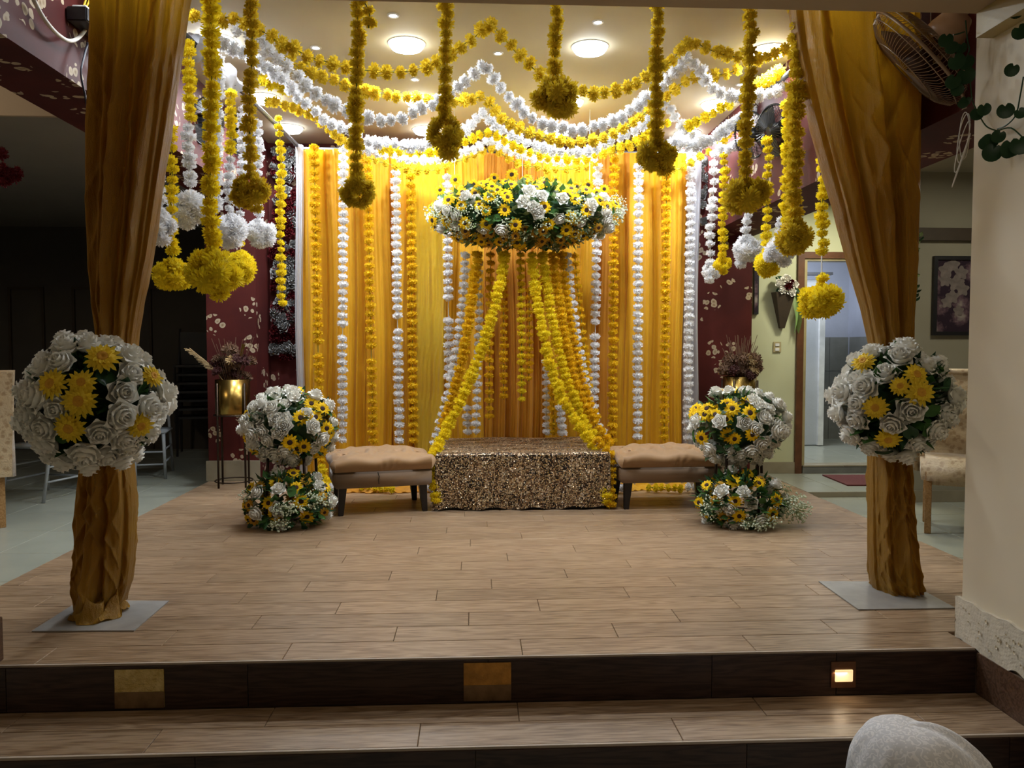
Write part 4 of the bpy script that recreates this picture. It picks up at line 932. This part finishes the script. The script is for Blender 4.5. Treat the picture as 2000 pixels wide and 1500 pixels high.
# ------------------------------------------------------------------ dried flower planters
def planter(px, d, ztop, label, seed, left):
    p = at(px, 800, d); t = empty('brass_planter', (p.x, d, 0), label, 'planter', 'brass planters with dried flowers'); r = random.Random(seed)
    R, z0 = .145, ztop-.30
    MB().lathe([(0,z0),(R*.97,z0),(R,z0+.006),(R,ztop),(R-.008,ztop),(R-.01,z0+.03),(0,z0+.03)], 40).put('pot', M['brass'], t, True)
    for k in range(4):
        a = PI/4+k*PI/2+.15; MB().tube([((R+.012)*math.cos(a), (R+.012)*math.sin(a), 0), ((R+.012)*math.cos(a), (R+.012)*math.sin(a), ztop-.03)], .009, 8).put('leg', M['bronze'], t, True)
    for z in (.05, z0-.008):
        MB().tube([((R+.012)*math.cos(q), (R+.012)*math.sin(q), z) for q in [2*PI*i/32 for i in range(32)]], .006, 6, True).put('ring', M['bronze'], t, True)
    mb = MB()
    for k in range(60):
        a = r.random()*2*PI; e = Vector((math.cos(a)*.2*r.random(), math.sin(a)*.15*r.random(), .12+.25*r.random())); mb.tube([(e.x*.3, e.y*.3, ztop-.05), (e.x*.7, e.y*.7, ztop+e.z*.6), (e.x, e.y, ztop+e.z)], .0025, 4)
    tag(mb.put('stems', M['dried'], t), kind='stuff')
    for k in range(30):
        a = r.random()*2*PI; q = r.random()**.5; h = ztop+.02+.26*r.random()*(1-q*.4)
        c_ = ('dried','dried','straw','maroondry')[r.randrange(4)]
        put('dried_flower', POM[c_][r.randrange(3)], t, (q*.18*math.cos(a), q*.14*math.sin(a), h), orient((math.cos(a)*q, math.sin(a)*q, .8), r.random()*6), .04+.035*r.random())
    if left:
        mb = MB()
        for k in range(150):
            f = r.random(); q = Vector((-.12-.22*f, -.06, ztop+.08+.24*f-.06*f*f)); e = Vector((-.05-.03*r.random(), (r.random()-.5)*.05, .03*(r.random()-.3)))*(1-.3*f)
            mb.tube([q, q+e], .0012, 3)
        mb.tube([(-.05,-.04,ztop-.03),(-.16,-.06,ztop+.12),(-.34,-.06,ztop+.27)], .003, 4); mb.put('pampas_plume', M['straw'], t)
        mb = MB(); mb.add([(.06,-.05,ztop+.16),(.085,-.05,ztop+.15),(.13,-.05,ztop+.30),(.10,-.05,ztop+.31),(.09,-.03,ztop+.2)], [(0,1,2,3),(0,3,4),(4,2,1)]); mb.put('gold_blade', M['brass'], t)
    return t
planter(455, 6.98, .93, 'brass planter of dried flowers before the papered column, pampas plume leaning out', 3, True)
planter(1444, 6.9, .95, 'brass planter of dried flowers behind the flower stand', 8, False)

# ------------------------------------------------------------------ rose panel on the back wall
t = empty('rose_panel', (at(552, 500, 7.70).x, 7.72, 0), 'panel of red and white artificial roses beside the backdrop', 'flower panel')
for i in range(150):
    px = 536+rnd.random()*54; py = 296+rnd.random()*400; p = at(px, py, 7.69)
    red = (py > 380 and py < 470) or py > 600; k = 1 if (rnd.random() < (.75 if red else .25)) else 0
    put('rose', GROSE[k], t, (p.x-t.location.x, -.03-rnd.random()*.04, p.z), orient((rnd.random()-.5, -1, rnd.random()-.4), rnd.random()*6), .045+.025*rnd.random())
t2 = empty('rose_panel', (at(1385, 370, 7.27).x, 7.28, 0), 'small cluster of pale roses on the maroon wall beside the white cloth edge', 'flower panel')
for i in range(22):
    p = at(1366+rnd.random()*32, 310+rnd.random()*130, 7.26); put('rose', GROSE[0], t2, (p.x-t2.location.x, -.02, p.z), orient((rnd.random()-.5, -1, rnd.random()-.4), rnd.random()*6), .04+.02*rnd.random())

# ------------------------------------------------------------------ chairs
def chiavari(loc, rz, label, mat):
    t = empty('white_banquet_chair', loc, label, 'chair', 'white chairs in the dark side room', rz); w_, d_ = .20, .20
    for sx in (-1, 1):
        MB().tube([(sx*w_*1.08,-d_*1.1,0),(sx*w_,-d_,.44)], .013, 8, r2=.017).put('leg', mat, t, True)
        MB().tube([(sx*w_*1.0,d_*1.5,0),(sx*w_*.95,d_,.44),(sx*w_*.9,d_*1.05,.62),(sx*w_*.8,d_*1.25,.86)], .014, 8).put('leg', mat, t, True)
        for z in (.16,.28): MB().tube([(sx*w_*1.05,-d_*1.05,z),(sx*w_*.98,d_*1.2,z)], .009, 6).put('stretcher', mat, t, True)
    for z in (.14,.26): MB().tube([(-w_,-d_*1.06,z),(w_,-d_*1.06,z)], .009, 6).put('stretcher', mat, t, True)
    MB().box(-w_-.02, w_+.02, -d_-.02, d_+.02, .425, .46).put('seat', mat, t, True, bevel=.01)
    mb = MB(); cx, cz = 0, .70
    for sc_ in (1, .62): mb.tube([(cx+.155*sc_*math.cos(q), d_*1.12, cz+.155*sc_*math.sin(q)) for q in [2*PI*i/28 for i in range(28)]], .009, 6, True)
    for k in range(6):
        a = k*PI/3; ca, sa = math.cos(a), math.sin(a)
        mb.tube([(cx+.045*math.cos(q)+.075*ca, d_*1.12, cz+.03*math.sin(q)+.075*sa) for q in [2*PI*i/14 for i in range(14)]], .007, 5, True)
    mb.tube([(-w_*.8,d_*1.25,.86),(0,d_*1.3,.885),(w_*.8,d_*1.25,.86)], .013, 6); mb.put('backrest', mat, t, True); return t
FZ = -.05
for px, py, rz, l in ((98,968,2.9,'white ornate-backed chair beside the gold damask chair'),(215,945,.4,'white chair half hidden by the larger flower ball'),(285,930,.2,'white chair whose legs show beyond the larger flower ball')):
    p = atz(px, py, FZ); chiavari((p.x, p.y, FZ), rz, l, M['chairwhite'])
def damask_chair(loc, rz, label):
    t = empty('damask_chair', loc, label, 'chair', None, rz)
    for sx in (-1, 1):
        for sy, h in ((-1,.42),(1,.42)): MB().box(sx*.19-.02, sx*.19+.02, sy*.20-.02, sy*.20+.02, 0, h).put('leg', M['woodleg'], t, bevel=.003)
        MB().box(sx*.19-.012, sx*.19+.012, -.18, .18, .22, .25).put('stretcher', M['woodleg'], t)
    MB().box(-.235, .235, -.24, .24, .33, .50).put('seat', M['damask'], t, True, bevel=.03)
    MB().grid(lambda u, v: ((u-.5)*.48, .20+.05*v+.012*math.sin(u*PI)+.008*math.sin(v*26+u*4), .36+v*.72), 20, 30).grid(lambda u, v: ((.5-u)*.48, .27+.06*v-.0*u, .36+v*.72), 20, 30).put('backrest', M['damask'], t, True)
    MB().tube([(-.24,.235,.36),(-.24,.285,1.08),(.24,.285,1.08),(.24,.235,.36)], .036, 10).put('back_roll', M['damask'], t, True); return t
p = atz(16, 1036, FZ); damask_chair((p.x-.37, p.y+.10, FZ), -2.35, 'gold damask chair with wooden legs in front of the white chairs')
p = atz(1843, 1049, -.045); damask_chair((p.x+.22, p.y+.20, -.045), -.5, 'gold damask chair with wooden legs beside the cream wall')
# stacked dark chairs
mst = M['black']
def stackchair(z, lab):
    p = atz(386, 886, FZ); t = empty('stacked_chair', (p.x+.06*0, p.y-z*.1, FZ+z), lab, 'chair', 'stack of dark chairs', .25)
    for sx in (-1, 1):
        MB().tube([(sx*.2,-.22,0),(sx*.19,-.2,.44)], .014, 6).put('leg', mst, t); MB().tube([(sx*.2,.26,0),(sx*.19,.2,.44),(sx*.17,.27,.88)], .014, 6).put('leg', mst, t)
    MB().box(-.21,.21,-.21,.21,.43,.455).put('seat', mst, t); MB().box(-.17,.17,.22,.25,.62,.84).put('backrest', mst, t)
for k, l in enumerate(('lowest','second from the bottom','third from the bottom','middle one','third from the top','second from the top','topmost')): stackchair(k*.10, 'dark stacking chair behind the brass planter, %s of its stack' % l)

# ------------------------------------------------------------------ wall items
# vase with flowers on the green wall
p = at(1531, 560, 7.42); t = empty('wall_vase', (p.x, 7.42, p.z), 'dark wooden wall cone vase with roses and fern on the green wall', 'wall vase')
q = lambda px, py: at(px, py, 7.40)-Vector(t.location)
tl, tr_, bl_, br_ = q(1510,571), q(1548,571), q(1523,641), q(1532,641); mb = MB()
mb.add([(tl.x,-.10,tl.z),(tr_.x,-.10,tr_.z),(br_.x,-.03,br_.z),(bl_.x,-.03,bl_.z),(tl.x-.01,.01,tl.z),(tr_.x+.01,.01,tr_.z),(br_.x,.01,br_.z),(bl_.x,.01,bl_.z)], [(0,3,2,1),(4,5,6,7),(0,4,7,3),(1,2,6,5),(3,7,6,2)])
mb.put('cone', M['band'], t)
for px, py, k, s in ((1518,556,0,.05),(1530,548,0,.055),(1532,560,1,.05),(1540,572,0,.045),(1546,557,0,.04),(1522,568,0,.04),(1538,553,1,.04)):
    v = q(px, py); put('rose', ROSE[0] if k == 0 else GROSE[1], t, (v.x, -.09, v.z), orient((.1,-1,.4), px), s)
for k in range(16):
    v = q(1508+rnd.random()*42, 545+rnd.random()*30); put('leaf', DLEAF, t, (v.x, -.06, v.z), orient((rnd.random()-.5,-.6,rnd.random()*.6), rnd.random()*6), .06)
mb = MB()
for k in range(90):
    f = k/90; v = q(1546+12*math.sin(f*2.5), 560+f*80); e = Vector((.045*(1-f*.5)*(1 if k % 2 else -1), -.02, -.06)); mb.tube([Vector((v.x,-.03,v.z)), Vector((v.x,-.03,v.z))+e], .0022, 3)
tag(mb.put('fern_frond', M['fern'], t), kind='stuff')
p = at(1517, 678, 7.44); t = empty('wall_switch', (p.x, 7.4395, p.z), 'ivory wall switch below the cone vase', 'switch')
MB().box(-.038,.038,-.012,0,-.05,.05).put('plate', M['switch'], t, bevel=.003)
for z in (-.022,.022): MB().box(-.02,.02,-.018,-.0122,z-.014,z+.014).put('rocker', M['white'], t, bevel=.002)
p0, p1 = at(1471, 552, 7.43), at(1480, 613, 7.43)
t = empty('picture', (p1.x-.0, 7.438, p0.z), 'edge of a dark framed picture beside the maroon wall', 'picture')
MB().box(-.045,0,-.03,0,-.30,.30).put('frame', M['black'], t); MB().box(-.04,-.012,-.032,-.0305,-.28,.28).put('print', M['print'], t)
p0, p1 = at(1824, 500, 6.2), at(1950, 655, 6.2)
t = empty('picture', ((p0.x+p1.x)/2, 6.218, (p0.z+p1.z)/2), 'dark framed floral picture on the grey wall', 'picture'); hx, hz = (p1.x-p0.x)/2, (p0.z-p1.z)/2
mb = MB(); mb.box(-hx,hx,-.03,0,hz-.03,hz); mb.box(-hx,hx,-.03,0,-hz,-hz+.03); mb.box(-hx,-hx+.03,-.03,0,-hz+.03,hz-.03); mb.box(hx-.03,hx,-.03,0,-hz+.03,hz-.03); mb.put('frame', M['black'], t)
MB().box(-hx+.03,hx-.03,-.015,0,-hz+.03,hz-.03).put('print', M['print'], t)
for k in range(9):
    v = at((1848,1862,1878,1846,1868,1880,1850,1860,1872)[k], (528,518,533,548,553,565,590,580,607)[k], 6.2); mb = MB()
    r_ = (.055,.05,.05,.045,.06,.05,.045,.05,.04)[k]; n = 10; pts = [(0,0,0)]+[(r_*(1+.2*math.sin(5*a))*math.cos(a), 0, r_*(1+.2*math.sin(5*a))*math.sin(a)) for a in [2*PI*i/30 for i in range(30)]]
    mb.add(pts, [(0, i+1, (i+1) % 30+1) for i in range(30)]); mb.put('painted_blossom', M['paintfl'] if 'paintfl' in M else M.setdefault('paintfl', plain('faded_painted_petal', (.17,.14,.13), .5, var=.3, scale=20)), t, loc=(v.x-t.location.x, -.0156-k*.0003, v.z-t.location.z))
# vine on the corner of the grey wall
t = empty('hanging_vine', (at(1790, 470, 6.2).x, 6.19, at(1790, 470, 6.2).z), 'thin leafy vine hanging at the corner of the grey wall', 'vine')
b_ = Vector(t.location); pl = [at(x, y, 6.19)-b_ for x, y in ((1800,463),(1790,462),(1786,480),(1787,520),(1785,560),(1789,590))]
MB().tube(smooth_pts(pl), .003, 4).put('stem', M['darkleaf'], t)
for k in range(46):
    f = rnd.random()*(len(pl)-1.01); i = int(f); v = pl[i].lerp(pl[i+1], f-i)
    put('leaf', SLEAF if k % 5 == 0 else DLEAF, t, v+Vector(((rnd.random()-.5)*.03, -.01, 0)), orient((rnd.random()-.5, -.5, -.2-rnd.random()*.6), rnd.random()*6), .035+.02*rnd.random())
MB().tube([at(1716,545,6.1), at(1716,546,6.1)], .001, 3) if False else None
mat_ = struct if False else None
mo = MB(); q4 = [atz(x, y, .006) for x, y in ((1606,928),(1740,928),(1740,948),(1655,948))]
mo.add([(v.x,v.y,.001) for v in q4]+[(v.x,v.y,.012) for v in q4], [(0,1,2,3),(7,6,5,4),(0,4,5,1),(1,5,6,2),(2,6,7,3),(3,7,4,0)])
tag(mo.put('doormat', M['maroonmat'], None), 'maroon doormat on the landing before the doorway', 'mat')

# ------------------------------------------------------------------ wall fan
c = at(1797, 112, 3.52); ax = Vector((-.62, .42, -.62)).normalized()
t = empty('wall_fan', c, 'wire-caged wall fan tilted downwards beside the cream wall', 'fan'); rot = orient(ax)
def wires(Rr, front, n):
    mb = MB(); s = 1 if front else -1; dp = .085
    for i in range(n):
        a = 2*PI*i/n; tw = .35 if front else -.25
        pts = []
        for f in (.22,.5,.75,.92,1.0): pts.append((Rr*f*math.cos(a+tw*(1-f)), Rr*f*math.sin(a+tw*(1-f)), s*dp*math.sqrt(max(0, 1-f**4))))
        mb.tube(pts, .0014, 3)
    for f in (.22,.62,.97): mb.tube([(Rr*f*math.cos(q), Rr*f*math.sin(q), s*dp*math.sqrt(max(0, 1-f**4))) for q in [2*PI*i/48 for i in range(48)]], .0022, 4, True)
    return mb
tag(wires(.272, True, 84).put('front_grille', M['cage'], t, rot=rot), kind='stuff'); tag(wires(.272, False, 84).put('rear_grille', M['cage'], t, rot=rot), kind='stuff')
MB().tube([(.275*math.cos(q), .275*math.sin(q), 0) for q in [2*PI*i/64 for i in range(64)]], .0075, 8, True).put('rim', M['cage'], t, True, rot=rot)
MB().lathe([(0,.06),(.05,.055),(.055,.02),(.05,-.01),(0,-.012)], 24).put('hub', M['blade'], t, True, rot=rot)
R3 = rot.to_matrix()
for k in range(3):
    mb = MB(); a0 = k*2*PI/3+.4
    def bf(u, v, a0=a0):
        r_ = .04+.20*v; w_ = (.25+.75*math.sin(PI*min(1, .15+v*.75)))*.62; a = a0+(u-.5)*2*w_; return (r_*math.cos(a), r_*math.sin(a), .03+.035*(u-.5)*2*(1-.3*v))
    mb.grid(bf, 10, 8).put('blade', M['blade'], t, True, rot=rot)
mot = MB().lathe([(0,-.23),(.05,-.225),(.078,-.19),(.085,-.13),(.082,-.09),(.03,-.088)], 28); mot.put('motor_housing', M['fanbody'], t, True, rot=rot)
mb_ = at(1868, 72, 3.52)-c; MB().tube([R3 @ Vector((0,0,-.2)), mb_+Vector((.0,-.02,.0)), Vector((2.05-c.x, -.12, mb_.z))], .022, 10).put('bracket', M['fanbody'], t, True)
MB().tube([at(1818,-20,3.5)-c, at(1818,62,3.5)-c], .002, 4).put('pull_cord', M['thread'], t)

# ivy on the cream wall
t = empty('ivy_strand', (1.97, 3.0, 2.2), 'trailing dark ivy strand on the cream wall beside the fan', 'ivy'); b_ = Vector(t.location)
def onw(px, py):
    if px > 1896: return atx(px, py, 1.995)
    return at(px, py, 3.12)
for pl in ([(1886,40),(1889,75),(1893,100),(1880,125),(1893,150),(1898,190),(1906,212),(1925,245),(1945,255)],[(1999,150),(1992,190),(1984,225),(1965,245),(1948,252)],[(1950,255),(1975,250),(1999,270)],[(1884,62),(1872,66),(1862,68)],[(1898,190),(1890,200),(1870,205)]):
    MB().tube(smooth_pts([onw(x, y)-b_ for x, y in pl], 4), .0028, 5).put('stem', M['darkleaf'], t)
for x, y, s in ((1856,60,.055),(1862,78,.05),(1884,78,.045),(1869,103,.065),(1893,103,.06),(1890,128,.068),(1872,140,.06),(1878,158,.05),(1894,182,.04),(1885,188,.04),(1915,205,.05),(1928,196,.05),(1970,196,.06),(1988,118,.05),(1995,44,.06),(1995,8,.045),(1945,256,.065),(1950,276,.07),(1962,248,.05),(1980,266,.07),(1996,262,.07),(1996,205,.04),(1936,262,.05),(1970,280,.05)):
    v = onw(x, y)-b_; put('leaf', IVY, t, v+Vector((-.02,-.01,-.02)), orient((-.75+rnd.random()*.3, -.75, .3*(rnd.random()-.5)), 2.6+rnd.random()*1.2), s)

# ------------------------------------------------------------------ speakers, cables on the papered beams
def fan_black(px, py, xw, lab, s=.17):
    p = atx(px, py, xw); t = empty('wall_fan', p, lab, 'fan'); sg = 1 if xw < 0 else -1; rot = orient((sg*.9, -.35, -.25)); 
    mb = MB()
    for i in range(36):
        a = 2*PI*i/36; mb.tube([(s*.2*math.cos(a), s*.2*math.sin(a), .13), (s*.75*math.cos(a), s*.75*math.sin(a), .12), (s*math.cos(a), s*math.sin(a), .06), (s*.5*math.cos(a), s*.5*math.sin(a), .01)], .0022, 3)
    tag(mb.put('cage', M['black'], t, rot=rot), kind='stuff')
    MB().tube([(s*math.cos(q), s*math.sin(q), .06) for q in [2*PI*i/40 for i in range(40)]], .007, 6, True).put('rim', M['black'], t, True, rot=rot)
    MB().lathe([(0,.10),(s*.3,.095),(s*.32,.0),(0,-.04)], 20).put('motor', M['black'], t, True, rot=rot)
    for k in range(3):
        MB().grid(lambda u, v, a0=k*2.094: ((.03+s*.8*v)*math.cos(a0+(u-.5)*1.2), (.03+s*.8*v)*math.sin(a0+(u-.5)*1.2), .06+.02*(u-.5)), 6, 4).put('blade', M['black'], t, True, rot=rot)
fan_black(392, 235, -1.995, 'black wall fan on the papered beam behind the hanging strands'); fan_black(462, 260, -1.995, 'black wall fan further along the papered beam, behind two-tone strand')
fan_black(1478, 262, 2.125, 'black wall fan behind the front strand, green wall side'); fan_black(1527, 252, 2.125, 'black wall fan nearest the drape by the doorway')
# power strip and cables, near-left beam
p = atx(160, 45, -1.995); t = empty('power_unit', p, 'black power unit with yellow wires on the papered beam', 'power unit')
MB().box(0,.10,-.16,.30,-.05,.02).put('body', M['black'], t, bevel=.006); MB().box(0,.07,-.10,.10,.021,.05).put('terminal', M['white'], t, bevel=.003); MB().box(0,.08,.05,.5,.07,.16).put('upper_box', M['black'], t, bevel=.006)
for k in range(5): MB().tube(smooth_pts([Vector((.03,-.05+k*.02,.05)), Vector((.05+.01*k,-.04+.02*k,.16)), Vector((.03,-.06+.03*k,.32))]), .005, 6).put('wire', M['yellowwire'], t, True)
def cable(pl, m, r, lab, dx=.03):
    pts = smooth_pts([atx(x, y, -1.995+dx) for x, y in pl]); b_ = pts[-1]; o = MB().tube([q-b_ for q in pts], r, 7).put('cable', m, None, True, loc=b_); tag(o, lab, 'cable')
cable([(66,0),(85,35),(110,65),(135,80),(155,72),(175,45),(193,10)], M['cablewhite'], .010, 'thick white cable looping under the power unit')
cable([(171,86),(163,115),(158,145),(166,185),(172,218),(182,212)], M['cableblack'], .005, 'thin black cable hanging below the power unit')
cable([(170,85),(180,78),(186,60)], M['cableblack'], .005, 'short black cable loop at the power unit'); cable([(178,88),(190,118),(200,140)], M['cableblack'], .005, 'thin black cable disappearing behind the drape')
t = empty('red_flower_spray', (0,0,0), 'dark red flower spray hanging in the side room', 'flower spray'); p = at(8, 330, 4.6); t.location = p
for x, y in ((2,300),(5,330),(0,345),(33,338),(28,345),(18,340),(8,352)):
    v = at(x, y, 4.6)-p; put('red_flower', POM['redp'][0], t, v, orient((rnd.random()-.5,-1,0)), .04)
MB().tube([at(-30,300,4.6)-p, at(5,340,4.6)-p, at(33,340,4.6)-p], .004, 4).put('stem', M['darkleaf'], t)
# coiled cord on the beam by the cream wall
p = atx(1888, 265, 2.12); t = MB(); 
for k in range(4): t.tube([(-.004*k, .035*math.cos(q+k*.5)*(1+.25*k), .10*math.sin(q)-.012*k*k) for q in [2*PI*i/20 for i in range(20)]], .0022, 5, True)
tag(t.put('coiled_cord', M['cablewhite'], None, loc=(p.x-.01, p.y, p.z)), 'pale coiled cord hanging on the papered beam by the cream wall', 'cord')

# ------------------------------------------------------------------ draped white cloth in the foreground
c = at(1768, 1500, 1.95); zt = at(1765, 1416, 1.95).z
def cl(u, v):
    th = u*2*PI; z = zt-.40*v*v*.9-(zt+.354-.36)*max(0, v-.55)/.45 if v > .55 else zt-.36*v*v
    z = max(-.352, z) if v < 1 else -.352
    R = .150*math.sin(min(1, v*1.05)*PI/2)**.62; st = 1+1.25*max(0, math.cos(th))**2*v
    f = 1+(.035*math.sin(th*7+v*3)+.02*math.sin(th*15+v*6))*v
    fold = .009*math.sin(7*math.sin(th)+2*v)*max(0, math.cos(th))*math.sin(min(1, v*1.3)*PI)
    return (R*math.cos(th)*st*f, R*math.sin(th)*1.2*f, z+fold)
o = MB().grid(cl, 110, 50).put('draped_cloth', M['embroid'], None, True, loc=(c.x, 1.95, 0)); tag(o, 'white embroidered cloth draped over a rounded form below the steps', 'cloth')
print('objects', len(bpy.data.objects))
